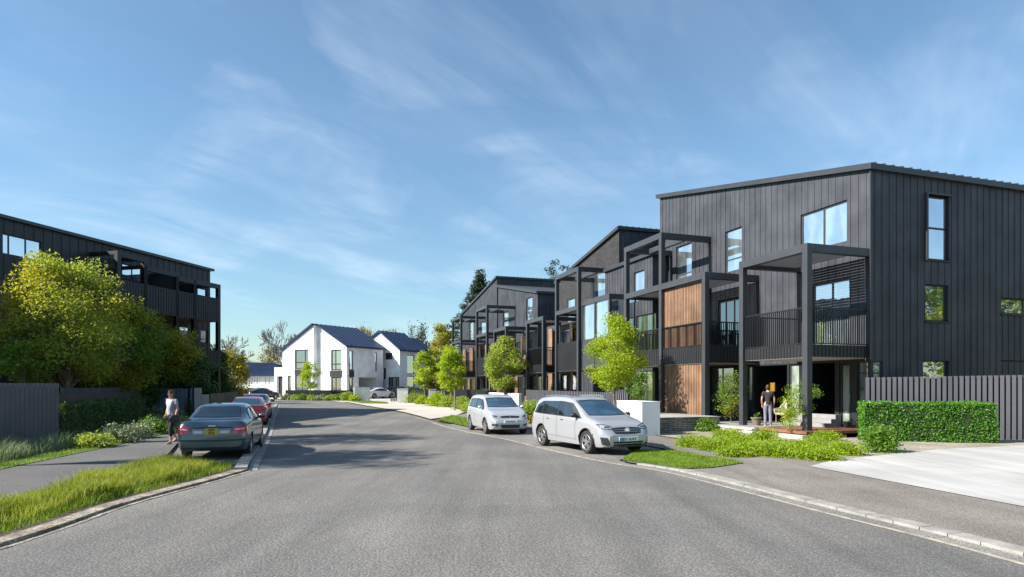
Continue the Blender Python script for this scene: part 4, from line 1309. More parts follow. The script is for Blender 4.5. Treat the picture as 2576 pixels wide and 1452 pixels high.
def bare_tree(name, label, X, Y, H, W, m, group=None, depth=5, tr=.16, seed=1, leaves=None, lm=None, zc=.25):
    z = gz(X, Y)
    t = thing(name, label, 'tree', (X, Y, z), group)
    rr = random.Random(seed)
    mb = MB(); tips = []

    def grow(p, d, L, r, k):
        n = 3; pts = [p]; rad = [r]
        for i in range(n):
            d = (d + Vector((rr.uniform(-.22, .22), rr.uniform(-.22, .22), rr.uniform(-.05, .16)))).normalized()
            p = p + d * L / n; pts.append(p); rad.append(max(r * (1 - .35 * (i + 1) / n), .012))
        mb.tube(pts, rad, 6 if k > 2 else 4, cap=False)
        if k == 0: tips.extend(pts[1:]); return
        for j in range(rr.choice((2, 3, 3, 4)) if k < depth else 5):
            a = rr.uniform(0, 6.28); s = rr.uniform(.35, .85)
            e = d.orthogonal().normalized(); e.rotate(Matrix.Rotation(a, 3, d))
            st = pts[-1] if j < 2 else pts[rr.choice((1, 2))]
            grow(st, (d + e * s).normalized(), L * rr.uniform(.6, .82), rad[-1] * rr.uniform(.55, .75), k - 1)
    grow(Vector((0, 0, 0)), Vector((0, 0, 1)), 1.0, .06, depth)
    V = np.array(mb.v); w0 = max(np.ptp(V[:, 0]), np.ptp(V[:, 1])); h0 = V[:, 2].max()
    sx, sz = W / w0, H / h0
    mb.v = [(X + v[0] * sx, Y + v[1] * sx, z + v[2] * sz) for v in mb.v]
    mb.build('trunk', m, t)
    if leaves:
        T = np.array([tuple(p) for p in tips]) * np.array([sx, sx, sz]) + np.array([X, Y, z])
        c = T[rng.integers(0, len(T), leaves)] + rng.normal(0, .35, (leaves, 3))
        v, f = leaf_quads(c, np.full(leaves, .13)); np_mesh('crown', v, f, lm, t)
    return t


def shrub(name, label, cat, X, Y, W, H, lm, K=26, per=60, size=.06, group=None, D=None, z=None, flat=.8, up=.3, elong=1.8, flowers=0, lm2=None, sig=None):
    z = gz(X, Y) + .03 if z is None else z
    t = thing(name, label, cat, (X, Y, z), group)
    D = D or W
    u = rng.normal(0, 1, (K, 3)); u /= np.linalg.norm(u, axis=1)[:, None]; u[:, 2] = np.abs(u[:, 2])
    r = rng.uniform(.35, 1, K)[:, None] ** .5
    s = sig or min(W, D) * .2
    att = u * r * np.array([W / 2 - s * .8, D / 2 - s * .8, max(H - s, H * .6)]) + np.array([X, Y, z])
    att[:, 2] = np.maximum(att[:, 2], z + s * .5)
    c = clumps(att, per, s, flat); c[:, 2] = np.maximum(c[:, 2], z + .01)
    V, Fq = leaf_quads(c, np.full(len(c), size), up, elong)
    np_mesh('foliage', V, Fq, lm, t)
    mb = MB()
    for q in att[::3]:
        mb.tube([(X, Y, z - .03), tuple((np.array([X, Y, z]) + q) / 2 + np.array([0, 0, .04])), tuple(q)], [.018, .012, .006], 4, cap=False)
    mb.build('stems', M['bark'], t)
    if flowers:
        fc = c[rng.integers(0, len(c), flowers)] + np.array([0, 0, .05]); fc[:, 2] += .03
        v, f = leaf_quads(fc, np.full(flowers, .022), 1.2, 1.1); tag(np_mesh('flowers', v, f, M['flower'], t), kind='stuff')
    return t


def hedge(name, label, p, q, th, h, lm, n, size, jit=.05, z0=0.0, cat='hedge', up=.1):
    d = Vector((q[0] - p[0], q[1] - p[1])); L = d.length; d /= L
    zb = min(gz(*p), gz(*q)) + z0
    t = thing(name, label, cat, ((p[0] + q[0]) / 2, (p[1] + q[1]) / 2, zb))
    A = np.array([L * h, L * h, L * th, th * h, th * h]); A = A / A.sum()
    k = rng.choice(5, n, p=A)
    a, b, z = rng.uniform(0, L, n), rng.uniform(0, th, n), rng.uniform(0, h, n)
    b = np.where(k == 0, 0, np.where(k == 1, th, b)); z = np.where(k == 2, h, z); a = np.where(k == 3, 0, np.where(k == 4, L, a))
    wob = (np.sin(a * 5.1 + z * 3) + np.sin(a * 2.3 - z * 4.7 + 1) + np.sin(b * 6 + a * 3.3)) * jit * .45
    c = np.stack([a, b, z], 1); cen = np.array([L / 2, th / 2, h / 2])
    dirs = np.stack([(k == 4).astype(float) - (k == 3), (k == 1).astype(float) - (k == 0), (k == 2).astype(float)], 1)
    c = c + dirs * (wob + rng.normal(0, jit, n) - jit * .6)[:, None]
    c[:, 2] = np.maximum(c[:, 2], .01)
    W = np.stack([p[0] + d.x * c[:, 0] - d.y * c[:, 1], p[1] + d.y * c[:, 0] + d.x * c[:, 1], zb + c[:, 2]], 1)
    V, Fq = leaf_quads(W, np.full(n, size), up, 1.5)
    np_mesh('foliage', V, Fq, lm, t)
    P = lambda a, b, z: (p[0] + d.x * a - d.y * b, p[1] + d.y * a + d.x * b, zb + z)
    mb = MB(P); e = jit * 1.6; mb.box(e, L - e, e, th - e, 0, h - e); mb.build('dark_core', M['inner'], t)  # solid core whose dark colour stands for the shade inside
    return t


# street trees
XY = lambda x, Y: ((x - CX) / F * Y, Y)
X, Y = XY(1545, 30.5)
tree('street_tree', 'lime green street tree on a thin trunk behind the silver people carrier', 'tree', X, Y, 5.25, 3.15, 1.75, 62, 210, .40, .060, M['lime'], M['bark_g'], .055, 'oval', 'young street trees', lump=.35, up=.2, elong=2.4)
X, Y = XY(1272, 50)
tree('street_tree', 'pale green street tree with forked trunk before the timber panels of the ribbed house', 'tree', X, Y, 5.6, 3.7, 1.55, 60, 170, .42, .075, M['lime2'], M['bark_g'], .075, 'oval', 'young street trees', lump=.3, fork=.8)
X, Y = XY(1135, 55)
tree('street_tree', 'bright yellow green street tree by the corner of the farthest dark house', 'tree', X, Y, 5.3, 2.7, 1.35, 46, 150, .40, .08, M['lime'], M['bark_g'], .06, 'oval', 'young street trees', lump=.3)
X, Y = XY(1068, 62)
tree('street_tree', 'small lime street tree in front of the smaller white house', 'tree', X, Y, 5.1, 2.55, 1.5, 40, 140, .40, .085, M['lime'], M['bark_g'], .055, 'oval', 'young street trees', lump=.35)
X, Y = XY(781, 72)
tree('street_tree', 'young lime tree in front of the larger white house', 'tree', X, Y, 4.6, 2.9, 1.3, 34, 110, .38, .08, M['lime'], M['bark_g'], .05, 'oval', 'young street trees', lump=.45)

# big trees on the left, in the gap between the fences and the dark block
X, Y = XY(150, 27)
tree('garden_tree', 'largest olive green tree, in front of the black block at far left', 'tree', X, Y, 7.5, 5.6, 1.9, 105, 250, .58, .062, M['olive'], M['bark'], .13, 'round', 'garden trees on the left', D=4.6, stems=2, limbs=34, lump=.3, lm2=M['lime2'])
X, Y = XY(292, 33)
tree('garden_tree', 'olive tree right of the largest one, half hidden behind it', 'tree', X, Y, 6.6, 4.6, 1.5, 80, 210, .56, .068, M['olive'], M['bark'], .11, 'round', 'garden trees on the left', D=4.0, stems=2, lm2=M['green'])
X, Y = XY(420, 38.2)
tree('garden_tree', 'yellowish tree beside the balconies of the black block', 'tree', X, Y, 6.0, 3.9, 1.2, 66, 190, .5, .07, M['olive'], M['bark'], .1, 'round', 'garden trees on the left', D=2.2)
for i, (x, Yd, H, W) in enumerate(((328, 36.6, 4.1, 4.2), (445, 38.9, 4.2, 4.6), (522, 46, 4.9, 3.6))):
    X, Y = XY(x, Yd)
    tree('evergreen_tree', ['dark evergreen under the olive tree, left of the blue fence', 'dark evergreen rising behind the blue fence', 'dark green evergreen above the black fence end'][i], 'tree', X, Y, H, W, .15, 70, 190, .62, .085, M['dark'], M['bark'], .09, 'round', 'dark evergreens on the left', D=2.3, limbs=14, inner=1)
X, Y = XY(60, 25)
tree('sapling', 'thin sapling with round green leaves reaching over the tall board fence', 'tree', X, Y, 3.7, 1.9, 1.6, 16, 60, .35, .07, M['green'], M['bark'], .04, 'oval', elong=1.2)
X, Y = XY(585, 60)
tree('yellow_shrub', 'tall yellow green shrub where the parking bay ends', 'shrub', X, Y, 5.0, 3.0, .3, 46, 120, .5, .10, M['olive2'], M['bark'], .08, 'oval', lm2=M['olive'])
X, Y = XY(607, 66)
tree('yellow_shrub', 'brownish thin shrub left of the cottage', 'shrub', X, Y, 4.6, 1.8, .3, 26, 90, .4, .09, M['olive2'], M['bark'], .08, 'oval')

# tall trees just outside the left of the view: their shade falls over the footpath and the road
for i, (X, Y, H) in enumerate(((-24.6, 10.6, 16.6), (-26.0, 16.6, 16.4))):
    tree('tall_tree', ['tall tree standing left of the view, nearer the camera', 'tall tree standing left of the view, farther from the camera'][i], 'tree', X, Y, H, 5.2, 12.6, 34, 95, .7, .12, M['olive'], M['bark'], .2, 'round', 'tall trees outside the view', lump=.5)
# trees across the drive, right of the view: the lower side windows mirror them
for i, (X, Y, H) in enumerate(((37, 15.5, 10.5), (39, 8.5, 11.5), (35.5, 21.5, 9.5))):
    tree('broad_tree', ['broad tree across the drive, mirrored in the side windows', 'tallest broad tree across the drive, right of the view', 'smaller broad tree across the drive, behind the house'][i], 'tree', X, Y, H, 8.0, .8, 60, 110, .9, .16, M['olive'], M['bark'], .2, 'round', 'trees across the drive', lm2=M['lime2'])

# trees behind
X, Y = XY(590, 92)
bare_tree('bare_tree', 'bare spreading tree beside the end of the black block', X, Y, 8.9, 6.5, M['bark_g'], 'leafless trees behind the houses', 6, seed=4)
X, Y = XY(716, 108)
bare_tree('bare_tree', 'tall bare tree left of the larger white house', X, Y, 12.8, 8.5, M['bark_g'], 'leafless trees behind the houses', 6, seed=11)
X, Y = XY(692, 118)
bare_tree('budding_tree', 'budding brown tree between the cottage and the white house', X, Y, 9.0, 9.5, M['bark'], 'budding trees behind the houses', 5, seed=8, leaves=3600, lm=M['olive2'])
X, Y = XY(650, 130)
bare_tree('budding_tree', 'budding tree behind the cottage roof', X, Y, 8.0, 8.0, M['bark'], 'budding trees behind the houses', 5, seed=9, leaves=3200, lm=M['olive2'])
X, Y = XY(925, 112)
bare_tree('budding_tree', 'rounded budding tree behind the ridge of the larger white house', X, Y, 12.2, 6.5, M['bark'], 'budding trees behind the houses', 5, seed=21, leaves=3000, lm=M['olive2'])
X, Y = XY(968, 112)
bare_tree('budding_tree', 'budding tree between the two white house roofs', X, Y, 11.8, 5.5, M['bark'], 'budding trees behind the houses', 5, seed=22, leaves=2600, lm=M['olive2'])
X, Y = XY(1066, 105)
bare_tree('leafing_tree', 'open grey green tree behind the smaller white house', X, Y, 12.0, 6.0, M['bark_g'], None, 5, seed=31, leaves=4200, lm=M['pine'])
X, Y = XY(1113, 100)
tree('autumn_tree', 'ochre full crowned tree left of the farthest dark house', 'tree', X, Y, 11.6, 4.8, 1.5, 70, 130, .75, .14, M['olive'], M['bark'], .2, 'oval', lm2=M['olive2'])
X, Y = XY(1085, 92)
tree('autumn_tree', 'lower olive tree between the smaller white house and the street trees', 'tree', X, Y, 7.2, 5.0, .5, 60, 120, .7, .13, M['olive'], M['bark'], .15, 'round', lm2=M['lime2'])
X, Y = XY(1208, 112)
tree('conifer', 'tall dark conifer rising behind the farthest dark house', 'tree', X, Y, 22.3, 16.0, 3.0, 330, 80, .75, .18, M['pine'], M['bark'], .3, 'cone', flat=.35, elong=2.6, limbs=120, inner=3, lump=.12)
X, Y = XY(1396, 100)
tree('conifer', 'rounded dark conifer behind the ribbed house roof', 'tree', X, Y, 22.0, 7.5, 6, 90, 110, .75, .17, M['pine'], M['bark'], .3, 'oval', flat=.5, elong=2.2)
X, Y = XY(1358, 100)
tree('conifer', 'small conifer tip showing left of the rounded conifer', 'tree', X, Y, 18.2, 3.0, 6, 36, 80, .5, .16, M['pine'], M['bark'], .2, 'cone', flat=.4, elong=2.4)
# far woodland edge closing the view
wd = MB()
K = 330
aw = np.stack([rng.uniform(-190, 120, K), rng.uniform(135, 170, K), rng.uniform(.5, 5.0, K)], 1)
cw_ = clumps(aw, 40, 1.9, .9)
V, Fq = leaf_quads(cw_, np.full(len(cw_), .38)); o = np_mesh('woodland', V, Fq, [M['olive'], M['green']], None, (rng.uniform(0, 1, len(cw_)) < .5).astype(np.int32))
tag(o, 'low belt of far trees closing the view behind the houses', kind='stuff')

# hedges and shrubs, left
hedge('ivy_hedge', 'dark green ivy hedge along the black fence', (-15.25, 21.5), (-18.75, 32.4), .6, 1.25, M['dark'], 13000, .040, .06)
X, Y = gnd(200, 1127, .03)
shrub('bed_shrub', 'rounded lime green spurge nearest the board fence', 'shrub', -12.75, 19.2, 1.3, .55, M['lime2'], 24, 80, .045, 'low shrubs along the footpath')
shrub('bed_shrub', 'white flowering grey lavender mound beside the lime spurge', 'shrub', -13.0, 20.9, 1.5, .75, M['sage'], 26, 90, .045, 'low shrubs along the footpath', flowers=260)
shrub('bed_shrub', 'second flowering mound, farther up the footpath', 'shrub', -13.4, 22.6, 1.3, .7, M['sage'], 24, 85, .045, 'low shrubs along the footpath', flowers=200)
shrub('bed_shrub', 'green shrub in the middle of the footpath bed', 'shrub', -14.0, 24.6, 1.5, .8, M['green'], 26, 85, .05, 'low shrubs along the footpath')
shrub('bed_shrub', 'blue green shrub just left of the walking woman', 'shrub', -15.0, 27.0, 1.8, .85, M['sage'], 28, 85, .05, 'low shrubs along the footpath')
shrub('bed_shrub', 'grey green mound behind the walking woman, before the blue fence', 'shrub', -19.2, 34.9, 2.2, .75, M['sage'], 34, 90, .06, 'low shrubs along the footpath')
shrub('bed_shrub', 'yellow green tuft close to the walking woman', 'shrub', -14.9, 28.6, 1.1, .6, M['lime2'], 20, 80, .05, 'low shrubs along the footpath')
shrub('ivy_column', 'narrow ivy column on the blue fence beside the beige gate', 'shrub', -18.75, 36.7, .45, 1.45, M['dark'], 20, 70, .045, z=.04)
shrub('ivy_hedge_end', 'dark rounded bush at the far end of the ivy hedge', 'shrub', -19.75, 33.2, 1.3, 1.6, M['dark'], 34, 100, .06)

# right garden
hedge('box_hedge', 'clipped bright green box hedge in front of the slat fence', (12.0, 21.55), (15.8, 20.55), .75, 1.30, M['hedge'], 17000, .030, .028, z0=.04)
X, Y = gnd(2212, 1136, .05)
shrub('round_shrub', 'dark green round shrub at the left end of the clipped hedge', 'shrub', X, Y, 1.15, .92, M['green'], 40, 110, .034, z=.04)
jl = ['leftmost low lime juniper mound, beside the stone plinth', 'low lime juniper mound second from the stone plinth', 'low lime juniper mound in front of the terrace edge', 'low lime juniper mound behind the front row, left of the post',
      'lime juniper mound bulging onto the pavement', 'front lime juniper mound below the standing person', 'lime juniper mound between the two front ones', 'lime juniper mound just right of the steel post foot', 'rightmost front lime juniper mound on the gravel',
      'small rear lime juniper mound near the deck', 'low lime juniper mound nearest the driveway corner', 'rear lime juniper mound between plinth and terrace', 'paler juniper mound at the pavement edge']
for i, (x, y, w_, hh) in enumerate(((1745, 1122, 1.3, .42), (1800, 1131, 1.4, .45), (1860, 1127, 1.6, .5), (1925, 1108, 1.2, .5), (1905, 1141, 1.5, .45), (1965, 1147, 1.5, .5), (2015, 1140, 1.4, .5), (2065, 1137, 1.4, .52), (2125, 1143, 1.2, .45), (2080, 1108, 1.2, .42), (2060, 1155, 1.3, .42), (1830, 1102, 1.3, .45), (1850, 1146, 1.1, .34))):
    X, Y = gnd(x, y, .05)
    shrub('juniper', jl[i], 'shrub', X, Y, w_, hh, M['juniper'], 36, 110, .034, 'low junipers in the front bed', z=.04, elong=3.2, up=.6, flat=.75, D=w_ * .85)
X, Y = gnd(1990, 1100, .1)
tree('bamboo', 'feathery lime shrub growing up the middle steel post', 'shrub', *S(18.45, 16.85, 0)[:2], 1.75, .7, .25, 26, 70, .2, .04, M['lime'], M['bark'], .015, 'oval', elong=3.0, z=.1, limbs=10)
tree('bamboo', 'tall wispy green bush between the timber bay and the terrace', 'shrub', *S(23.1, 17.9, 0)[:2], 2.75, 1.25, .5, 34, 80, .27, .042, M['green'], M['bark'], .025, 'oval', elong=3.0, z=.1, lm2=M['olive'])
tree('potted_bush', 'loose leggy bush right of the middle post, on the deck', 'shrub', *S(19.0, 18.1, 0)[:2], 1.75, 1.0, .6, 20, 60, .2, .035, M['green'], M['bark'], .018, 'round', z=.3)
shrub('dark_shrub', 'dark green shrub at the foot of the stone plinth', 'shrub', *S(22.2, 16.0, 0)[:2], 1.1, .65, M['green'], 24, 70, .045)
tree('bamboo', 'thin green climber on the corner behind the white bin store', 'shrub', *S(29.6, 17.0, 0)[:2], 3.0, 1.1, .6, 24, 70, .26, .05, M['green'], M['bark'], .02, 'oval', z=.1)
for i, (x, y, w_, hh, mm) in enumerate(((1330, 1063, 1.7, 1.35, 'lime2'), (1362, 1060, 1.3, 1.15, 'lime'), (1165, 1033, 2.0, 1.15, 'lime2'), (1187, 1035, 1.6, 1.0, 'lime2'), (1040, 1016, 2.6, 1.35, 'lime2'), (1062, 1019, 1.5, .9, 'lime'), (1100, 1023, 2.2, 1.45, 'lime'), (1128, 1025, 2.0, 1.2, 'lime2'), (1217, 1018, 1.6, 1.8, 'green'))):
    X, Y = gnd(x, y, .06 if Y < 40 else .15)
    shrub('garden_shrub', ['tall yellow green bush between the two silver cars', 'yellowest bush right beside the silver people carrier', 'clipped green bush right of the slim grey post', 'small bush behind the silver hatchback roof', 'wide green bush beside the white brick pier', 'low yellow bush at the thin trunk by the pale drive',
                           'large bush left of the slim grey post', 'low green bush close to the slim grey post', 'taller dark weeping bush before the white garden wall'][i], 'shrub', X, Y, w_, hh, M[mm], 40, 110, .055, 'garden shrubs by the pavement')
bl = ['leftmost grey green mound below the black fence', 'pale mound near the left end of the black fence', 'yellow green mound left of the young lime tree', 'low mound at the foot of the young lime tree', 'mound right of the young lime tree', 'sage mound at the middle of the black fence', 'olive mound past the middle of the black fence', 'tall reddish tipped mound by the white pier', 'bright low mound against the wide white pier']
for i in range(9):
    x = 722 + i * 21.5; Yb = 73.4 - i * .45
    X = (x - CX) / F * Yb
    shrub('border_shrub', bl[i], 'shrub', X, Yb, 1.5, [.8, .7, .85, .75, .8, .8, .85, 1.25, .8][i], M[['sage', 'lime2', 'green', 'lime2', 'sage', 'lime2', 'green', 'lime2', 'lime'][i]], 26, 60, .08, 'border shrubs before the white house')
hedge('cottage_hedge', 'clipped low hedge in front of the cottage', (-40.5, 93), (-36.8, 93), .7, 1.2, M['green'], 2200, .09, .07)

# ------------------------------------------------------------------ cars
def car_paint(name, col, metal=0.0, rough=0.28):
    return pmat(name, col, rough, 0.03, 1.0, metal=metal, spec=0.5, coat=0.8)


M['silver'] = car_paint('silver_paint', (0.40, 0.41, 0.43), 0.35)
M['silver2'] = car_paint('pale_silver_paint', (0.44, 0.45, 0.47), 0.3)
M['teal'] = car_paint('steel_blue_paint', (0.065, 0.10, 0.135), 0.45)
M['red'] = car_paint('red_paint', (0.50, 0.022, 0.028), 0.0)
M['blackp'] = car_paint('black_paint', (0.010, 0.010, 0.012), 0.0, .2)
M['whitep'] = car_paint('white_paint', (0.72, 0.73, 0.74), 0.0)
M['greyp'] = car_paint('mid_grey_paint', (0.20, 0.22, 0.24), 0.3)
M['greenp'] = car_paint('dark_green_paint', (0.015, 0.032, 0.030), 0.1)
M['cglass'] = glass_mat('car_glass', (0.018, 0.026, 0.030), 0.14)
M['wscreen'] = glass_mat('windscreen_glass', (0.03, 0.075, 0.12), 0.2)
M['rubber'] = pmat('tyre_rubber', (0.022, 0.022, 0.022), 0.8, 0.2, 8.0, 0.2, 60)
M['alloy'] = pmat('alloy_rim', (0.50, 0.50, 0.51), 0.3, 0.1, metal=0.8)
M['plastic'] = pmat('black_trim', (0.018, 0.018, 0.019), 0.5, 0.1)
M['chrome'] = pmat('chrome', (0.75, 0.75, 0.76), 0.12, 0.02, metal=1.0)
M['lamp'] = pmat('headlamp_lens', (0.52, 0.55, 0.58), 0.08, 0.3, 22.0, metal=0.5, coat=1.0)
M['lampin'] = pmat('headlamp_inner', (0.05, 0.055, 0.06), 0.12, 0.4, 18.0, coat=1.0)
M['tail'] = pmat('tail_lamp_red', (0.48, 0.012, 0.012), 0.15, 0.2, 12.0, coat=1.0)
M['tailc'] = pmat('tail_lamp_clear', (0.62, 0.45, 0.42), 0.15, 0.2, 12.0, coat=1.0)
M['platew'] = pmat('white_plate', (0.74, 0.75, 0.76), 0.5, 0.03)
M['platey'] = pmat('yellow_plate', (0.55, 0.36, 0.015), 0.5, 0.1, 10)
M['plateb'] = pmat('blue_band', (0.10, 0.27, 0.42), 0.5, 0.05)
M['ink'] = pmat('plate_ink', (0.03, 0.03, 0.035), 0.6, 0.05)


def curve(pts, x, sm=0.0):
    p = np.array(pts); y = np.interp(x, p[:, 0], p[:, 1])
    if sm:
        y = (np.interp(x - sm, p[:, 0], p[:, 1]) + 2 * y + np.interp(x + sm, p[:, 0], p[:, 1]) + np.interp(x - sm / 2, p[:, 0], p[:, 1]) + np.interp(x + sm / 2, p[:, 0], p[:, 1])) / 6
    return y


def text_mesh(body, size, m, parent, mat4, name='lettering', bold=0.0):
    cu = bpy.data.curves.new(name, 'FONT'); cu.body = body; cu.size = size
    cu.align_x = 'CENTER'; cu.align_y = 'CENTER'; cu.extrude = 0.002; cu.offset = bold
    tmp = bpy.data.objects.new('tmp_text', cu)
    COL.objects.link(tmp)
    dg = bpy.context.evaluated_depsgraph_get()
    me = bpy.data.meshes.new_from_object(tmp.evaluated_get(dg))
    bpy.data.objects.remove(tmp); bpy.data.curves.remove(cu)
    me.transform(mat4); me.materials.clear(); me.materials.append(m); me.name = name
    o = bpy.data.objects.new(name, me); COL.objects.link(o); o.parent = parent
    return o


class Car:
    def __init__(c, name, label, cat, X, Y, rz, paint, L, W, H, zt, zs, zb, wbp, wrp, axles, R, group, z=None, hi=True):
        c.t = thing(name, label, cat, (X, Y, gz(X, Y) + 0.005 if z is None else z), group, rz)
        c.L, c.W, c.H, c.R, c.axles = L, W, H, R, axles
        n = 84 if hi else 44
        u = np.linspace(-1, 1, n); u = np.sign(u) * (1 - (1 - np.abs(u)) ** 1.35); u = np.unique(np.round(u, 5)); n = len(u)
        sm = .05
        zt, zs, zb = curve(zt, u, sm), curve(zs, u, sm), curve(zb, u, .03)
        wb = curve(wbp, u, .05) * W / 2; wr = curve(wrp, u, .06) * W / 2
        zs = np.minimum(zs, zt - .012)
        rings = []
        for i in range(n):
            x, B, T, Sd, w, r = u[i] * L / 2, zb[i], zt[i], zs[i], wb[i], min(wr[i], wb[i] * .95)
            d, h = Sd - B, T - Sd
            l = lambda k: w * .965 + (r - w * .965) * k
            half = [(0, B), (w * .80, B), (w * .93, B + .03), (w * .975, B + .22 * d), (w * .992, B + .42 * d), (w, B + .60 * d), (w * .997, B + .74 * d), (w * .985, B + .86 * d), (w * .978, B + .94 * d), (w * .965, Sd),
                    (l(.18), Sd + .20 * h), (l(.42), Sd + .45 * h), (l(.68), Sd + .70 * h), (l(.88), Sd + .87 * h), (r * .95, Sd + .955 * h), (r * .80, Sd + .985 * h), (r * .45, Sd + .998 * h), (0, T)]
            ring = [(x, y, z) for y, z in half] + [(x, -y, z) for y, z in half[-2:0:-1]]
            rings.append(ring)
        m = len(rings[0])
        bm = bmesh.new()
        V = [[bm.verts.new(p) for p in r] for r in rings]
        for i in range(n - 1):
            for k in range(m):
                bm.faces.new((V[i][k], V[i][(k + 1) % m], V[i + 1][(k + 1) % m], V[i + 1][k]))
        bm.faces.new(V[0]); bm.faces.new(V[-1][::-1])
        bmesh.ops.recalc_face_normals(bm, faces=bm.faces[:])
        me = bpy.data.meshes.new('body'); bm.to_mesh(me)
        c.tree = BVHTree.FromBMesh(bm); bm.free()
        tmp = bpy.data.objects.new('tmp_body', me); COL.objects.link(tmp)
        cut = []
        for ax in axles:
            for sgn in (1, -1):
                cb = MB(); cb.lathe([(R * 1.16, sgn * (W / 2 - .33)), (R * 1.16, sgn * (W / 2 + .3))], (ax, 0, R * 1.02), 36, 'y')
                co = cb.build('tmp_cut', M['plastic'], local=True)
                b2 = bmesh.new(); b2.from_mesh(co.data); bmesh.ops.recalc_face_normals(b2, faces=b2.faces[:]); b2.to_mesh(co.data); b2.free()
                md = tmp.modifiers.new('arch', 'BOOLEAN'); md.object = co; md.operation = 'DIFFERENCE'; md.solver = 'EXACT'
                cut.append(co)
        dg = bpy.context.evaluated_depsgraph_get(); dg.update()
        me2 = bpy.data.meshes.new_from_object(tmp.evaluated_get(dg))
        for o in cut + [tmp]: bpy.data.objects.remove(o)
        mi = []
        for p in me2.polygons:
            q = p.center; dark = q.z < zb.min() + .035
            for ax in axles:
                rr = math.hypot(q.x - ax, q.z - R * 1.02)
                if (abs(rr - R * 1.16) < .012 and abs(q.y) > W / 2 - .34) or (abs(abs(q.y) - (W / 2 - .33)) < .004 and rr < R * 1.17): dark = True
            mi.append(1 if dark else 0)
        me2.materials.clear()
        me2.name = 'body'
        c.body = finish(me2, 'body', [paint, M['plastic']], c.t, mi, True, 32)
        for ax in axles:
            for sgn in (1, -1): c.wheel(ax, sgn)

    def wheel(c, ax, sgn, sp=10):
        R = c.R; y0 = sgn * (c.W / 2 - .015); wd = .20
        mb = MB()
        f = lambda k: y0 - sgn * k
        mb.lathe([(R * .66, f(.03)), (R * .72, f(.005)), (R * .92, f(.0)), (R * .985, f(.025)), (R, f(.06)), (R, f(wd - .06)), (R * .97, f(wd - .02)), (R * .7, f(wd))], (ax, 0, R), 28, 'y', caps=(0, 1))
        w = mb.build('wheel', M['rubber'], c.t, smooth=True, local=True)
        rb = MB()
        rb.lathe([(R * .655, f(.028)), (R * .60, f(.035)), (R * .58, f(.075)), (R * .2, f(.08))], (ax, 0, R), 28, 'y', mi=1, caps=(0, 1))
        rb.lathe([(R * .68, f(.02)), (R * .655, f(.012)), (R * .615, f(.02)), (R * .60, f(.06))], (ax, 0, R), 28, 'y', caps=(0, 0))
        for k in range(sp):
            a = 2 * math.pi * (k + .18 * (-1) ** k) / sp
            p = (ax + R * .13 * math.cos(a), f(.035), R + R * .13 * math.sin(a)); q = (ax + R * .63 * math.cos(a), f(.026), R + R * .63 * math.sin(a))
            rb.bar(p, q, .030, .03)
        rb.lathe([(R * .17, f(.05)), (R * .16, f(.022)), (R * .05, f(.018))], (ax, 0, R), 14, 'y')
        rb.build('rim', [M['alloy'], M['plastic']], w, local=True)

    def proj(c, axis, a, b):
        L, W = c.L, c.W
        o, d = {'front': ((L, a, b), (-1, 0, 0)), 'rear': ((-L, a, b), (1, 0, 0)), 'left': ((a, W, b), (0, -1, 0)), 'right': ((a, -W, b), (0, 1, 0)), 'top': ((a, b, 3), (0, 0, -1))}[axis]
        r = c.tree.ray_cast(Vector(o), Vector(d))
        return r[0], Vector(d)

    def patch(c, axis, lo, hi, m, name, off=.005, nu=14, nv=6, parent=None):
        """shape between two edge lines, laid on the body surface"""
        lo, hi = np.array(lo, float), np.array(hi, float)
        k = np.linspace(0, 1, nu)
        rs = lambda e: np.stack([np.interp(k, np.linspace(0, 1, len(e)), e[:, j]) for j in (0, 1)], 1)
        A, B = rs(lo), rs(hi)
        vs, last = [], None
        for j in range(nv):
            for i in range(nu):
                a, b = A[i] + (B[i] - A[i]) * j / (nv - 1)
                p, d = c.proj(axis, a, b)
                if p is None:
                    p = last if last is not None else Vector((0, 0, 0)); p = Vector({'front': (p.x, a, b), 'rear': (p.x, a, b), 'left': (a, p.y, b), 'right': (a, p.y, b), 'top': (a, b, p.z)}[axis])
                else: last = p
                vs.append(tuple(p - d * off))
        mb = MB()
        mb.add(vs, [(j * nu + i, j * nu + i + 1, (j + 1) * nu + i + 1, (j + 1) * nu + i) for j in range(nv - 1) for i in range(nu - 1)])
        return mb.build(name, m, parent or c.t, smooth=True, angle=60, local=True)

    def both(c, lo, hi, m, name, off=.005, nu=14, nv=6):
        for s in ('left', 'right'): c.patch(s, lo, hi, m, name, off, nu, nv)

    def mirror_pair(c, axis, lo, hi, m, name, off=.005, nu=10, nv=6):
        for s in (1, -1): c.patch(axis, [(s * a, b) for a, b in lo], [(s * a, b) for a, b in hi], m, name, off, nu, nv)

    def plate(c, axis, y, z, w, h, m, text=None, size=.085, band=None, off=.03):
        p, d = c.proj(axis, y, z)
        x = p.x - d.x * off; s = -d.x
        mb = MB(); mb.box(min(x, x - s * .05), max(x, x - s * .05), y - w / 2, y + w / 2, z - h / 2, z + h / 2)
        o = mb.build('number_plate', m, c.t, bevel=.004, local=True)
        if band:
            bb = MB(); y0, y1 = band
            bb.box(x + s * .001 - .001, x + s * .002 + .001, y + y0, y + y1, z - h / 2 + .006, z + h / 2 - .006); bb.build('plate_band', M['plateb'], o, local=True)
        if text:
            R_ = Matrix(((0, 0, s, x + s * .002), (s, 0, 0, y + (s * .0)), (0, 1, 0, z), (0, 0, 0, 1)))
            if band: R_[1][3] = y - s * (-.05)
            text_mesh(text, size, M['ink'], o, R_, bold=.002)
        return o

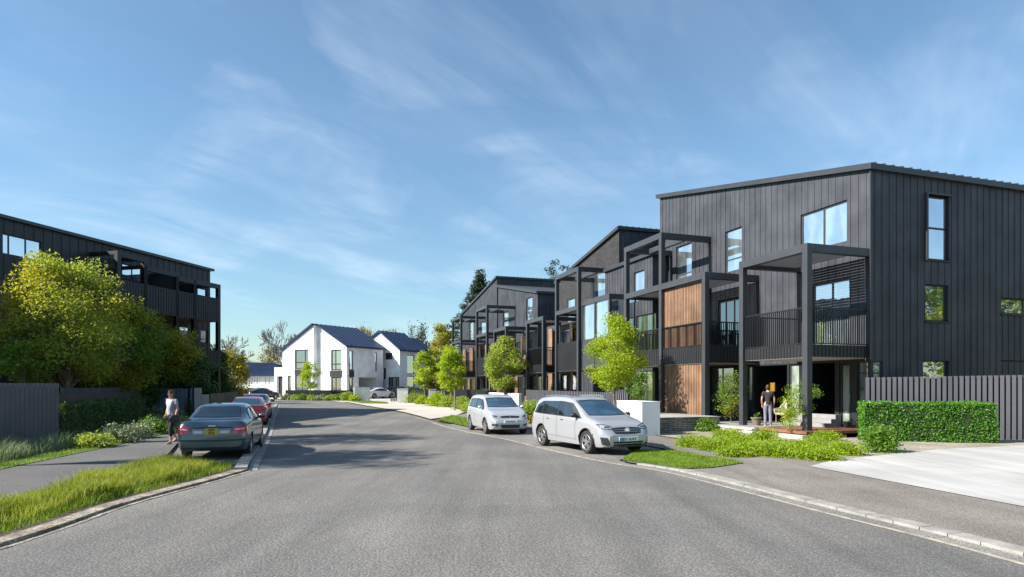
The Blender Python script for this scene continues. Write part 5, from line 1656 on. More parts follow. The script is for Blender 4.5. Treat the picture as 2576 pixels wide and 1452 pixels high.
    def mirrors(c, x, z, m, ln=.19):
        for s in (1, -1):
            p, _ = c.proj('left' if s > 0 else 'right', x, z)
            y = abs(p.y) if p else c.W / 2
            mb = MB(); mb.ball((x + .02, s * (y + .13), z + .03), (.075, .11, .07), 12, 8)
            mb.bar((x + .05, s * (y - .02), z - .02), (x + .03, s * (y + .1), z + .0), .05, .035)
            mb.build('mirror', m, c.t, smooth=True, local=True)

    def handles(c, xs, z, m):
        for x in xs:
            for s in ('left', 'right'):
                p, d = c.proj(s, x, z)
                mb = MB(); y = p.y - d.y * .012
                mb.box(x - .085, x + .085, min(y, y + d.y * .03), max(y, y + d.y * .03), z - .014, z + .014)
                mb.build('door_handle', m, c.t, bevel=.006, local=True)

    def seams(c, xs, z0, z1, tilt=0.0):
        for x in xs:
            c.both([(x - .006, z0), (x - .006 + tilt, z1)], [(x + .006, z0), (x + .006 + tilt, z1)], M['plastic'], 'door_seam', .002, 12, 2)


def mpv(name, label, cat, X, Y, rz, paint, kind='mpv', group='silver cars parked on the right'):
    if kind == 'mpv':
        L, W, H, R, ax = 4.35, 1.78, 1.60, .325, (-1.28, 1.36)
        zt = [(-1, .60), (-.992, .92), (-.965, 1.20), (-.90, 1.47), (-.80, 1.545), (-.5, 1.595), (-.15, 1.60), (.06, 1.56), (.17, 1.47), (.55, 1.04), (.62, 1.0), (.78, .93), (.90, .83), (.965, .70), (1, .50)]
        zs = [(-1, .58), (-.96, .95), (-.7, 1.0), (0, .97), (.5, .92), (.75, .86), (.9, .75), (.965, .63), (1, .46)]
    else:
        L, W, H, R, ax = 4.05, 1.72, 1.56, .31, (-1.22, 1.28)
        zt = [(-1, .58), (-.992, .92), (-.955, 1.22), (-.89, 1.46), (-.78, 1.52), (-.45, 1.555), (-.12, 1.55), (.08, 1.51), (.18, 1.42), (.53, 1.03), (.60, .99), (.78, .93), (.91, .83), (.97, .70), (1, .52)]
        zs = [(-1, .56), (-.96, .93), (-.7, .99), (0, .95), (.5, .91), (.75, .86), (.9, .76), (.97, .64), (1, .48)]
    zb = [(-1, .40), (-.97, .28), (-.9, .20), (.9, .19), (.96, .22), (1, .34)]
    wb = [(-1, .80), (-.96, .92), (-.85, .985), (-.5, 1), (.5, 1), (.8, .975), (.92, .90), (.975, .78), (1, .64)]
    wr = [(-1, .62), (-.9, .70), (-.5, .73), (.15, .71), (.3, .73), (.55, .84), (.75, .84), (.9, .74), (.97, .62), (1, .5)]
    c = Car(name, label, cat, X, Y, rz, paint, L, W, H, zt, zs, zb, wb, wr, ax, R, group)
    big = kind == 'mpv'
    # glazing
    c.patch('front', [(-.64, 1.06), (0, 1.045), (.64, 1.06)], [(-.565, 1.475), (0, 1.50), (.565, 1.475)] if big else [(-.56, 1.42), (0, 1.445), (.56, 1.42)], M['plastic'], 'windscreen_surround', .004, 16, 10)
    c.patch('front', [(-.615, 1.085), (0, 1.07), (.615, 1.085)], [(-.545, 1.445), (0, 1.47), (.545, 1.445)] if big else [(-.54, 1.39), (0, 1.415), (.54, 1.39)], M['wscreen'], 'windscreen', .009, 16, 10)
    xr, xf = (-1.86, 1.02) if big else (-1.72, .95)
    zt_ = 1.44 if big else 1.39
    c.both([(xr, 1.05), (xr + .5, 1.03), (-.2, 1.005), (.6, .985), (xf + .06, .97)], [(xr + .10, 1.30), (xr + .42, zt_ - .01), (-.2, zt_ + .01), (.35, zt_ - .035), (xf, 1.0)], M['plastic'], 'window_surround', .004, 30, 6)
    b1 = -.30
    c.both([(xr + .05, 1.075), (xr + .55, 1.055)], [(xr + .14, 1.29), (xr + .50, zt_ - .045)], M['cglass'], 'quarter_window', .009, 10, 5)
    c.both([(xr + .60, 1.052), (b1 - .03, 1.03)], [(xr + .56, zt_ - .042), (b1 - .03, zt_ - .025)], M['cglass'], 'side_window', .009, 12, 5)
    c.both([(b1 + .04, 1.03), (.62, 1.005)], [(b1 + .04, zt_ - .03), (.30, zt_ - .06)], M['cglass'], 'side_window', .009, 12, 5)
    c.both([(.66, 1.005), (xf - .02, .992)], [(.64, 1.13), (xf - .06, 1.01)], M['cglass'], 'quarter_window', .009, 6, 4)
    c.patch('rear', [(-.6, 1.03), (.6, 1.03)], [(-.5, 1.40), (.5, 1.40)], M['cglass'], 'rear_window', .008, 12, 8)
    c.mirror_pair('rear', [(.62, .72), (.74, .72)], [(.58, 1.02), (.70, 1.02)], M['tail'], 'tail_lamp', .008)
    c.both([(xr - .14, .76), (xr - .05, .78)], [(xr - .10, 1.0), (xr - .03, 1.0)], M['tail'], 'tail_lamp', .006, 5, 5)
    c.seams((b1 + .0, .80), .34, 1.0); c.handles((b1 - .42, .12) if not big else (b1 - .55, .02), .90, M['chrome'] if big else paint)
    c.mirrors(.80, 1.03, M['plastic'] if big else paint)
    c.seams((-1.0 if not big else -1.12,), .62, .98)
    if big:
        c.both([(-.9, .40), (.85, .36)], [(-.9, .415), (.85, .375)], M['greyp'], 'crease_shade_line', .004, 20, 2)
        c.mirror_pair('front', [(.40, .73), (.60, .70), (.78, .735)], [(.46, .80), (.62, .845), (.795, .855)], M['plastic'], 'headlamp_surround', .006, 12, 6)
        c.mirror_pair('front', [(.43, .745), (.60, .718), (.765, .75)], [(.48, .785), (.62, .825), (.775, .835)], M['lamp'], 'headlamp', .012, 12, 6)
        c.mirror_pair('front', [(.50, .755), (.68, .755)], [(.52, .79), (.68, .80)], M['lampin'], 'lamp_reflector', .015, 8, 4)
        g_ = c.patch('front', [(-.42, .60), (-.2, .585), (.2, .585), (.42, .60)], [(-.50, .745), (-.2, .765), (.2, .765), (.50, .745)], M['plastic'], 'grille', .007, 18, 6)
        for z in (.645, .70):
            c.patch('front', [(-.44, z - .008), (.44, z - .008)], [(-.45, z + .012), (.45, z + .012)], M['chrome'], 'grille_bar', .016, 14, 2, parent=g_)
        p, _ = c.proj('front', 0, .675)
        e = MB()
        e.lathe([(.088, p.x + .012), (.088, p.x + .03), (.070, p.x + .036), (.066, p.x + .020)], (0, 0, .675), 24, 'x')
        for a in (.3, 1.9, 3.9):
            e.bar((p.x + .03, .03 * math.cos(a), .675 + .03 * math.sin(a)), (p.x + .03, .062 * math.cos(a + .7), .675 + .062 * math.sin(a + .7)), .02, .016)
        e.build('badge', M['chrome'], c.t, smooth=True, local=True)
        c.patch('front', [(-.46, .26), (.46, .26)], [(-.50, .38), (.50, .38)], M['plastic'], 'lower_grille', .006, 14, 4)
        c.mirror_pair('front', [(.58, .28), (.76, .29)], [(.66, .49), (.80, .50)], M['plastic'], 'side_intake', .006, 8, 6)
        c.patch('front', [(-.66, .205), (.66, .205)], [(-.66, .24), (.66, .24)], M['alloy'], 'bumper_lip', .012, 16, 3)
        c.plate('front', .0, .44, .64, .115, M['platew'], 'G 16 8 S', .105, band=(-.31, -.15))
        rb = MB()
        for s in (1, -1): rb.tube([(-1.5, s * .585, 1.56), (-1.2, s * .60, 1.605), (-.2, s * .60, 1.615), (.1, s * .58, 1.565)], .018, 6)
        rb.build('roof_rails', M['alloy'], c.t, smooth=True, local=True)
        for ax_ in c.axles:
            for s in (1, -1):
                q = MB(); pts = []
                for k in range(13):
                    a = math.pi * (k / 12) * 1.06 - .09
                    xx, z2 = ax_ + math.cos(a) * c.R * 1.18, c.R * 1.02 + math.sin(a) * c.R * 1.18
                    hp_ = c.proj('left', xx, z2)[0]
                    pts.append((xx, s * ((abs(hp_.y) if hp_ else c.W / 2 - .03) - .008), z2))
                q.tube(pts, .020, 6); q.build('arch_trim', M['plastic'], c.t, smooth=True, local=True)
    else:
        c.mirror_pair('front', [(.40, .66), (.60, .64), (.74, .68)], [(.46, .76), (.62, .82), (.755, .85)], M['lamp'], 'headlamp', .010, 12, 6)
        c.mirror_pair('front', [(.50, .69), (.66, .70)], [(.53, .75), (.66, .78)], M['lampin'], 'lamp_reflector', .014, 8, 4)
        g_ = c.patch('front', [(-.36, .665), (.36, .665)], [(-.39, .735), (0, .755), (.39, .735)], M['plastic'], 'grille', .007, 14, 4)
        p, _ = c.proj('front', 0, .70)
        e = MB()
        for a in (math.pi / 2, math.pi * 7 / 6, math.pi * 11 / 6):
            cx_, cz = .024 * math.cos(a), .70 + .024 * math.sin(a)
            e.add([(p.x + .02, cx_ + .026 * math.cos(a), cz + .026 * math.sin(a)), (p.x + .02, cx_ + .015 * math.cos(a + 1.57), cz + .015 * math.sin(a + 1.57)), (p.x + .02, cx_ - .024 * math.cos(a), cz - .024 * math.sin(a)), (p.x + .02, cx_ + .015 * math.cos(a - 1.57), cz + .015 * math.sin(a - 1.57)), (p.x + .03, cx_, cz)], [(0, 1, 4), (1, 2, 4), (2, 3, 4), (3, 0, 4)])
        e.build('badge', M['chrome'], c.t, local=True)
        c.patch('front', [(-.36, .27), (.36, .27)], [(-.40, .40), (.40, .40)], M['plastic'], 'lower_grille', .006, 14, 4)
        c.mirror_pair('front', [(.52, .34), (.72, .36)], [(.52, .43), (.72, .45)], M['plastic'], 'fog_lamp_recess', .006, 8, 4)
        c.mirror_pair('front', [(.56, .355), (.68, .37)], [(.56, .415), (.68, .425)], M['lampin'], 'fog_lamp', .010, 8, 4)
        c.plate('front', 0, .52, .52, .11, M['platew'], 'I BC4K5A', .085)
    return c


def saloon(name, label, cat, X, Y, rz, paint, kind='saloon', group=None, plate=None, hi=True, rear=None):
    if kind == 'saloon':
        L, W, H, R, ax = 4.45, 1.72, 1.42, .31, (-1.28, 1.36)
        zt = [(-1, .60), (-.992, .86), (-.965, .97), (-.90, 1.005), (-.66, 1.03), (-.56, 1.10), (-.34, 1.345), (-.22, 1.40), (-.02, 1.425), (.12, 1.40), (.20, 1.34), (.46, 1.00), (.52, .97), (.75, .88), (.90, .78), (.97, .64), (1, .48)]
        zs = [(-1, .58), (-.965, .90), (-.6, .955), (0, .92), (.5, .88), (.75, .82), (.9, .72), (.97, .60), (1, .45)]
    else:
        L, W, H, R, ax = 4.5, 1.80, 1.38, .325, (-1.36, 1.38)
        zt = [(-1, .60), (-.985, .86), (-.955, .965), (-.90, 1.0), (-.74, 1.07), (-.34, 1.31), (-.16, 1.375), (.0, 1.385), (.12, 1.36), (.20, 1.31), (.48, .98), (.54, .95), (.75, .87), (.90, .77), (.97, .63), (1, .47)]
        zs = [(-1, .58), (-.96, .90), (-.6, .95), (0, .90), (.5, .86), (.75, .81), (.9, .71), (.97, .59), (1, .45)]
    zb = [(-1, .36), (-.97, .27), (-.9, .22), (.9, .19), (.97, .23), (1, .34)]
    wb = [(-1, .80), (-.965, .93), (-.88, .975), (-.6, 1), (.5, 1), (.8, .965), (.92, .88), (.975, .76), (1, .62)]
    wr = [(-1, .66), (-.93, .80), (-.66, .82), (-.45, .72), (-.2, .68), (.12, .68), (.28, .71), (.5, .82), (.75, .82), (.9, .72), (.97, .6), (1, .48)]
    c = Car(name, label, cat, X, Y, rz, paint, L, W, H, zt, zs, zb, wb, wr, ax, R, group, hi=hi)
    sal = kind == 'saloon'
    c.patch('front', [(-.60, 1.03), (.60, 1.03)], [(-.50, 1.325), (0, 1.345), (.50, 1.325)] if sal else [(-.50, 1.29), (.50, 1.29)], M['wscreen'], 'windscreen', .006, 14, 8)
    zr = (1.09, 1.335) if sal else (1.075, 1.30)
    c.patch('rear', [(-.59, zr[0] - .02), (0, zr[0] - .035), (.59, zr[0] - .02)], [(-.485, zr[1] + .005), (0, zr[1] + .02), (.485, zr[1] + .005)], M['plastic'], 'rear_window_surround', .004, 14, 8)
    c.patch('rear', [(-.565, zr[0]), (0, zr[0] - .012), (.565, zr[0])], [(-.465, zr[1] - .015), (0, zr[1]), (.465, zr[1] - .015)], M['cglass'], 'rear_window', .009, 14, 8)
    zt_ = 1.315 if sal else 1.275
    xr = -1.16 if sal else -1.30
    c.both([(xr, .985), (-.2, .955), (.92, .92)], [(xr + .34, zt_ - .035 if sal else zt_ - .09), (-.2, zt_ + .01), (.40, zt_ - .02)], M['plastic'], 'window_surround', .004, 22, 5)
    c.both([(xr + .10, .998), (-.32, .975)], [(xr + .40, zt_ - .07 if sal else zt_ - .11), (-.32, zt_ - .02)], M['cglass'], 'side_window', .009, 12, 5)
    c.both([(-.24, .972), (.80, .94)], [(-.24, zt_ - .02), (.36, zt_ - .05)], M['cglass'], 'side_window', .009, 12, 5)
    c.seams((-.28, .82), .34, .94); c.handles((-.78, .14) if sal else (.0,), .86, paint)
    c.seams((-1.02,), .55, .95, .02)
    c.mirrors(.72, .98, paint)
    # rear end
    if sal:
        c.mirror_pair('rear', [(.50, .70), (.66, .67), (.80, .69)], [(.52, .83), (.66, .89), (.765, .90)], M['tail'], 'tail_lamp', .008, 10, 6)
        c.mirror_pair('rear', [(.55, .765), (.78, .79)], [(.56, .805), (.77, .825)], M['tailc'], 'tail_lamp_lens', .012, 8, 3)
        c.both([(-2.17, .70), (-1.92, .73)], [(-2.15, .88), (-1.86, .885)], M['tail'], 'tail_lamp', .006, 8, 5)
        c.patch('rear', [(-.80, .50), (0, .48), (.80, .50)], [(-.80, .535), (0, .52), (.80, .535)], M['plastic'], 'bumper_strip', .010, 20, 3)
        c.both([(-2.2, .50), (-1.72, .50)], [(-2.2, .535), (-1.72, .535)], M['plastic'], 'bumper_strip', .006, 12, 3)
        c.patch('rear', [(-.44, .665), (.44, .665)], [(-.46, .815), (.46, .815)], M['greyp'], 'plate_recess', .004, 12, 5)
        c.mirror_pair('rear', [(.22, .69), (.42, .70)], [(.22, .755), (.41, .76)], M['tailc'], 'reversing_lamp', .009, 8, 3)
        c.patch('rear', [(-.48, .815), (.48, .815)], [(-.48, .85), (.48, .85)], M['plastic'], 'boot_grip', .008, 14, 3)
        c.patch('rear', [(-.09, .865), (.09, .865)], [(-.09, .89), (.09, .89)], M['chrome'], 'badge', .010, 6, 2)
    else:
        c.mirror_pair('rear', [(.34, .79), (.62, .76), (.84, .75)], [(.34, .86), (.62, .90), (.80, .92)], M['tail'], 'tail_lamp', .008, 10, 5)
        c.patch('rear', [(-.36, .80), (.36, .80)], [(-.36, .845), (.36, .845)], rear or M['tail'], 'light_bar', .007, 10, 3)
        c.both([(-2.2, .76), (-1.95, .77)], [(-2.16, .92), (-1.92, .90)], M['tail'], 'tail_lamp', .006, 8, 4)
        c.patch('rear', [(-.6, .28), (.6, .28)], [(-.62, .42), (.62, .42)], M['plastic'], 'diffuser', .006, 12, 4)
    c.mirror_pair('front', [(.42, .62), (.74, .64)], [(.46, .72), (.74, .76)], M['lamp'], 'headlamp', .008, 8, 4)
    c.patch('front', [(-.34, .50), (.34, .50)], [(-.36, .66), (.36, .66)], M['plastic'], 'grille', .006, 8, 4)
    if plate: c.plate('rear', 0, plate[1], plate[2], plate[3], plate[0], plate[4], plate[5], off=.012)
    return c


hd = lambda hx, hy: math.atan2(hy, hx)
# silver people carrier: front axle centre between its two front wheels
hx, hy = .43, -.903
fa_ = ((2.07 + 3.45) / 2, (17.15 + 18.05) / 2)
mpv('parked_car', 'large silver people carrier with a chrome grille badge, nearest car on the right', 'car', fa_[0] - hx * 1.36 + .10, fa_[1] - hy * 1.36 + .55, hd(hx, hy), M['silver'])
hx, hy = .30, -.954
fa_ = ((-1.04 + .44) / 2, 25.15)
mpv('parked_car', 'smaller silver hatchback behind the people carrier', 'car', fa_[0] - hx * 1.28 + .02, fa_[1] - hy * 1.28 + .15, hd(hx, hy), M['silver2'], 'hatch')
hx, hy = -.27, .963
ra = (-7.93, 17.05)
saloon('parked_car', 'steel blue four door saloon with a yellow rear plate, nearest car on the left', 'car', ra[0] + hx * 1.28, ra[1] + hy * 1.28, hd(hx, hy), M['teal'], 'saloon', 'cars parked in the left bay', (M['platey'], .735, .30, .17, 'KJ07\nBVE', .085))
hx, hy = -.34, .94
saloon('parked_car', 'red fastback coupe parked ahead of the blue saloon', 'car', -12.45 + hx * 1.36, 29.7 + hy * 1.36, hd(hx, hy), M['red'], 'coupe', 'cars parked in the left bay', (M['platew'], .62, .46, .13, 'LC53', .10))
saloon('parked_car', 'grey saloon mostly hidden ahead of the red coupe', 'car', -14.35 + hx * 1.28, 35.3 + hy * 1.28, hd(hx, hy), M['greyp'], 'saloon', 'cars parked in the left bay', hi=False)
hx, hy = .50, .866
saloon('parked_car', 'black fastback car stopped at the junction before the cottage', 'car', -31.1 + .9, 75.2 + 1.0, hd(hx, hy), M['blackp'], 'coupe', 'cars by the white houses', (M['platey'], .66, .52, .12, None, .1), hi=False, rear=M['tailc'])
hx, hy = .62, .785
saloon('parked_car', 'white fastback car in the driveway between the brick piers', 'car', -16.9, 80.0, hd(hx, hy), M['whitep'], 'coupe', 'cars by the white houses', hi=False)
mpv('parked_car', 'dark green car nose on in front of the smaller white house', 'car', -14.7, 83.0, hd(.75, -.66), M['greenp'], 'hatch', 'cars by the white houses')
saloon('parked_car', 'black car showing only its roof above the short black fence', 'car', -11.4, 79.5, hd(1, -.1), M['blackp'], 'saloon', 'cars by the white houses', hi=False)


# ------------------------------------------------------------------ people
M['skin'] = pmat('skin', (0.46, 0.25, 0.17), 0.55, 0.06, 6)
M['hair'] = pmat('dark_brown_hair', (0.035, 0.018, 0.010), 0.5, 0.3, 30, 0.4, 120)
M['hair2'] = pmat('auburn_hair', (0.085, 0.032, 0.014), 0.5, 0.3, 30, 0.4, 120)
M['tee'] = pmat('grey_lilac_cotton', (0.36, 0.35, 0.42), 0.85, 0.12, 9, 0.25, 25)
M['leg'] = pmat('black_cotton', (0.012, 0.012, 0.014), 0.85, 0.2, 8, 0.2, 25)
M['teeb'] = pmat('charcoal_cotton', (0.020, 0.021, 0.024), 0.85, 0.2, 8, 0.2, 25)
M['trg'] = pmat('blue_grey_trousers', (0.165, 0.17, 0.21), 0.85, 0.15, 9, 0.25, 25)
M['shoe'] = pmat('beige_shoes', (0.35, 0.28, 0.21), 0.7, 0.2, 8)
M['shirtw'] = pmat('pale_yellow_shirt', (0.72, 0.70, 0.50), 0.85, 0.1, 8)
M['bag'] = pmat('black_bag', (0.018, 0.019, 0.022), 0.6, 0.2, 8, 0.2, 20)


def skin_obj(name, pts, edges, m, parent, sub=2, root=0):
    me = bpy.data.meshes.new(name)
    me.from_pydata([p[:3] for p in pts], edges, [])
    o = bpy.data.objects.new('tmp_skin', me); COL.objects.link(o)
    md = o.modifiers.new('skin', 'SKIN'); md.use_smooth_shade = True
    o.modifiers.new('sub', 'SUBSURF').levels = sub
    for i, p in enumerate(pts):
        r = p[3]
        me.skin_vertices[0].data[i].radius = r if hasattr(r, '__len__') else (r, r)
        me.skin_vertices[0].data[i].use_root = (i == root)
    dg = bpy.context.evaluated_depsgraph_get(); dg.update()
    me2 = bpy.data.meshes.new_from_object(o.evaluated_get(dg))
    bpy.data.objects.remove(o)
    me2.name = name
    return finish(me2, name, m, parent, None, True, 180)


def chain(*groups):
    """groups of point lists; a first item that is an int continues from that point"""
    pts, ed = [], []
    for gpts in groups:
        prev = None
        for p in gpts:
            if isinstance(p, int): prev = p; continue
            pts.append(p)
            if prev is not None: ed.append((prev, len(pts) - 1))
            prev = len(pts) - 1
    return pts, ed


def person(label, X, Y, z, rz, H, J, hair, hairm, top, trm, shoem, sleeve=.5, calf=1.0, bag=False, group=None):
    """J: joints in the person's own frame (x forward, y left, z up, for a height of 1.7 m)"""
    k = H / 1.7
    t = thing('person', label, 'person', (X, Y, z), group, rz)
    t.scale = (k, k, k)
    hp, ch = J['hip'], J['chest']
    nk = (ch[0] + .01, ch[1], 1.42); hdp = J.get('head', (.035, 0, 1.56))
    arms, legs = [], []
    B = [[(hp[0], hp[1], .93, .125), (hp[0], hp[1], 1.04, (.12, .095)), (ch[0], ch[1], 1.18, (.125, .10)), (ch[0], ch[1], 1.32, (.135, .10)), (nk[0], nk[1], 1.405, .06), (nk[0] + .01, nk[1], 1.455, .052),
          (hdp[0] - .005, hdp[1], hdp[2] - .06, (.062, .07)), (hdp[0] - .005, hdp[1], hdp[2] + .02, (.076, .092)), (hdp[0] - .012, hdp[1], hdp[2] + .09, (.062, .075))]]
    for s in ('l', 'r'):
        sh, el, wr = J['sh' + s], J['el' + s], J['wr' + s]
        B.append([3, (*sh, .058), tuple((sh[i] + el[i]) / 2 for i in range(3)) + (.047,), (*el, .038), tuple((el[i] * .6 + wr[i] * .4) for i in range(3)) + (.036,), (*wr, .025)])
        h, kn, an, to = J['th' + s], J['kn' + s], J['an' + s], J['to' + s]
        B.append([0, (*h, .095), tuple((h[i] + kn[i]) / 2 for i in range(3)) + (.078,), (*kn, .055), tuple(kn[i] * .65 + an[i] * .35 for i in range(3)) + (.054,), (*an, .035), (*to, .03)])
    pts, ed = chain(*B)
    skin_obj('body', pts, ed, M['skin'], t)
    # hands: palm and five fingers each
    for s in ('l', 'r'):
        el, wr = Vector(J['el' + s]), Vector(J['wr' + s])
        d = (wr - el).normalized(); side = Vector((1, 0, 0)); sd_ = 1 if s == 'l' else -1
        pn = d.cross(side).normalized()
        pal = wr + d * .065
        G = [[(*wr, .024), (*(wr + d * .035), (.03, .02)), (*pal, (.034, .016))]]
        for f, (o, ln) in enumerate(((.030, .075), (.010, .085), (-.010, .08), (-.030, .062))):
            b0 = pal + side * o + d * .015
            G.append([2, (*b0, .009), (*(b0 + d * ln * .55 + pn * .006), .0085), (*(b0 + d * ln * .9 + pn * .022), .007)])
        tb = wr + d * .03 + side * .03
        G.append([1, (*tb, .011), (*(tb + d * .04 + side * .022), .0095), (*(tb + d * .07 + side * .022 + pn * .01), .008)])
        p2, e2 = chain(*G); skin_obj('hand', p2, e2, M['skin'], t, 1)
    # face
    hx_, hy_, hz_ = hdp
    fc = MB()
    fc.ball((hx_ + .085, hy_, hz_ - .012), (.018, .014, .022), 8, 6)
    for s in (1, -1): fc.ball((hx_ - .01, hy_ + s * .078, hz_ - .005), (.022, .01, .03), 8, 6)
    fc.build('nose_and_ears', M['skin'], t, smooth=True, local=True)
    ey = MB()
    for s in (1, -1):
        ey.ball((hx_ + .070, hy_ + s * .030, hz_ + .012), (.010, .012, .007), 8, 5); ey.box(hx_ + .066, hx_ + .084, hy_ + s * .030 - .019, hy_ + s * .030 + .019, hz_ + .028, hz_ + .034)
    ey.box(hx_ + .062, hx_ + .082, hy_ - .022, hy_ + .022, hz_ - .052, hz_ - .046)
    ey.build('eyes_and_mouth', M['hair'], t, local=True)
    hb = MB()
    hb.ball((hx_ - .022, hy_, hz_ + .055), (.097, .088, .082), 16, 10)
    if hair == 'short':
        hb.ball((hx_ - .045, hy_, hz_ + .005), (.072, .086, .085), 14, 9); hb.ball((hx_ + .03, hy_ + .03, hz_ + .098), (.06, .05, .035), 12, 7)
    else:
        hb.ball((hx_ - .05, hy_, hz_ - .0), (.07, .088, .095), 14, 9); hb.ball((hx_ - .105, hy_, hz_ + .03), (.05, .05, .055), 12, 8)
    hb.build('hair', hairm, t, smooth=True, local=True)
    # clothes follow the same bones, a little wider
    C = [[(hp[0], hp[1], .87, (.150, .135)), (hp[0], hp[1], .95, (.156, .132)), (hp[0], hp[1], 1.04, (.142, .118)), (ch[0], ch[1], 1.16, (.142, .118)), (ch[0] + .012, ch[1], 1.29, (.152, .122)), (ch[0], ch[1], 1.375, (.10, .075)), (nk[0], nk[1], 1.408, .066)]]
    for s in ('l', 'r'):
        sh, el = J['sh' + s], J['el' + s]
        C.append([4, (*sh, .070), tuple(sh[i] + (el[i] - sh[i]) * sleeve for i in range(3)) + (.060,), tuple(sh[i] + (el[i] - sh[i]) * (sleeve + .12) for i in range(3)) + (.060,)])
    p3, e3 = chain(*C); skin_obj('top', p3, e3, top, t)
    T = [[(hp[0], hp[1], .99, (.142, .118)), (hp[0], hp[1], .91, (.15, .132))]]
    for s in ('l', 'r'):
        h, kn, an = Vector(J['th' + s]), Vector(J['kn' + s]), Vector(J['an' + s])
        e = kn.lerp(an, calf)
        T.append([1, (*h, .106), (*h.lerp(kn, .5), .092), (*kn, .070), (*kn.lerp(e, .5), .066), (*e, .056)])
    p4, e4 = chain(*T); skin_obj('trousers', p4, e4, trm, t)
    for s in ('l', 'r'):
        an, to = Vector(J['an' + s]), Vector(J['to' + s])
        d = (to - an); d.z = 0; d.normalize()
        pz = min(an.z, to.z)
        sh = [(*(an - d * .035 + Vector((0, 0, -.045))), (.04, .035)), (*(an + d * .05 + Vector((0, 0, -.05))), (.042, .034)), (*(to + d * .02), (.04, .026)), (*(to + d * .07), (.03, .02))]
        skin_obj('shoe', sh, [(0, 1), (1, 2), (2, 3)], shoem, t, 1)
    return t


walk = dict(hip=(0, 0, 0), chest=(.01, 0, 0), shl=(.0, .165, 1.365), ell=(-.03, .215, 1.10), wrl=(.05, .22, .87), shr=(.0, -.165, 1.365), elr=(-.06, -.24, 1.12), wrr=(.06, -.17, .93),
            thl=(0, .085, .88), knl=(.10, .075, .49), anl=(.08, .06, .09), tol=(.20, .065, .035), thr=(0, -.085, .88), knr=(-.01, -.07, .48), anr=(-.22, -.06, .17), tor=(-.13, -.065, .07), head=(.035, 0, 1.56))
X, Y = gnd(432, 1117, .055)
wm = person('person in a grey tee shirt and black cropped leggings walking with a black shoulder bag', X, Y, .055, math.radians(-112), 1.73, walk, 'short', M['hair2'], M['tee'], M['leg'], M['shoe'], .42, .62)
bgm = MB()
bgm.ball((.10, .235, .80), (.20, .085, .13), 16, 10)
bgm.ball((.10, .235, .76), (.19, .09, .10), 16, 10)
bg_ = bgm.build('shoulder_bag', M['bag'], None, smooth=True, local=True)
a_ = math.radians(-112); ks = 1.73 / 1.7
mtx = Matrix.Translation((X, Y, .055)) @ Matrix.Rotation(a_, 4, 'Z') @ Matrix.Scale(ks, 4)
bg_.data.transform(mtx); bg_.data.update()
tag(bg_, 'black shoulder bag hanging at the hip of the walking person', 'bag')
sb = MB()
sb.tube([(.10, .20, .90), (.125, .16, 1.12), (.115, .125, 1.28), (.03, .11, 1.445), (-.07, .115, 1.38), (-.115, .15, 1.15), (-.02, .20, .92)], .013, 6)
so = sb.build('strap', M['bag'], bg_, smooth=True, local=True); so.data.transform(mtx)

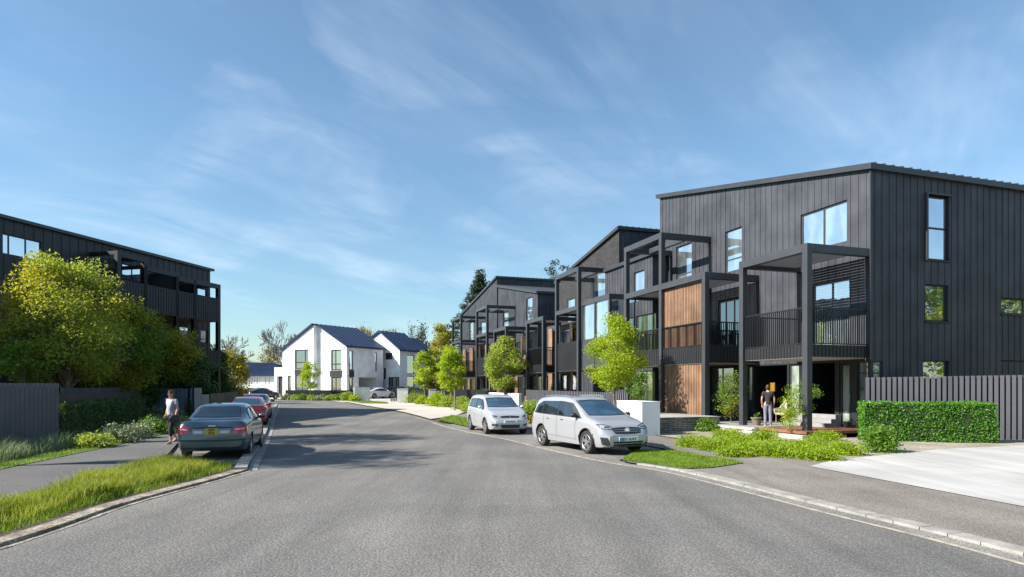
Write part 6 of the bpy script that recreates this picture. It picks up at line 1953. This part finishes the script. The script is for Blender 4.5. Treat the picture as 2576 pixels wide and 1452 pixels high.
stand = dict(hip=(0, 0, 0), chest=(.0, 0, 0), shl=(.0, .17, 1.37), ell=(-.02, .235, 1.10), wrl=(.05, .215, .87), shr=(.0, -.17, 1.37), elr=(-.02, -.24, 1.10), wrr=(.04, -.225, .86),
             thl=(0, .085, .88), knl=(.02, .095, .48), anl=(-.02, .10, .09), tol=(.09, .12, .035), thr=(0, -.085, .88), knr=(.01, -.095, .48), anr=(-.03, -.095, .09), tor=(.08, -.115, .035), head=(.03, 0, 1.56))
sx, sy, sz_ = S(20.9, 17.25, .30)
sx, sy = XY(1932, 25.0)
person('person in charcoal tee shirt and grey trousers standing on the terrace, back turned', sx, sy, .30, math.radians(75), 1.68, stand, 'bun', M['hair'], M['teeb'], M['trg'], M['shoe'], .5, .97)
lean = dict(stand); lean.update(wrl=(.20, .16, 1.02), wrr=(.20, -.16, 1.02), ell=(.05, .24, 1.12), elr=(.05, -.24, 1.12))
bx, by, bz = S(71.5, 17.95, 3.44)
person('person in a pale yellow shirt leaning on the farthest balcony railing', bx, by, bz, math.radians(200), 1.78, lean, 'short', M['hair'], M['shirtw'], M['leg'], M['shoe'], .8, .97)

# small things on the terrace
bx, by = XY(1973, 27.6)
ch = thing('armchair', 'pale wicker armchair on the terrace against the dark wall', 'armchair', (bx, by, .3), None, math.radians(200))
mb = MB(); mb.box(-.26, .26, -.28, .28, .36, .44); mb.build('seat', M['wicker'], ch, bevel=.02, local=True)
mb = MB()
pr = [(-.30, -.30, .40), (-.30, .30, .40), (-.38, .30, .98), (-.38, -.30, .98)]
mb.prism(pr, (.05, 0, 0)); mb.build('backrest', M['wicker'], ch, bevel=.015, local=True)
for s in (1, -1):
    mb = MB(); mb.prism([(-.34, s * .30, .40), (.24, s * .30, .40), (.26, s * .30, .62), (-.05, s * .30, .66), (-.35, s * .30, .94)], (0, s * .05, 0)); mb.build('armrest', M['wicker'], ch, local=True)
    for q in (.2, -.28):
        mb = MB(); mb.tube([(q, s * .27, 0), (q, s * .27, .38)], .022, 8); mb.build('leg', M['wood'], ch, local=True)
bx, by = XY(1903, 25.9)
pt = thing('plant_pot', 'brown tapered plant pot on the terrace left of the standing person', 'plant pot', (bx, by, .3))
mb = MB(); mb.lathe([(.15, 0), (.20, .27), (.235, .28), (.235, .33), (.20, .33), (.19, .27)], (0, 0, 0), 18, 'z'); mb.build('pot', M['pot'], pt, smooth=True, local=True)
c = rng.normal(0, .07, (60, 3)) * np.array([1, 1, 1.3]) + np.array([bx, by, .70])
v, f = leaf_quads(c, np.full(60, .035)); np_mesh('plant', v, f, M['green'], pt)
qs = on_t(TW, 1947)
mb = MB(S); mb.box(qs - .14, qs + .14, TW - .10, TW - .012, 1.66, 2.06); l_ = mb.build('wall_panel', M['brass'], bevel=.02)
tag(l_, 'small amber coloured panel hanging on the dark terrace wall', 'wall decoration')
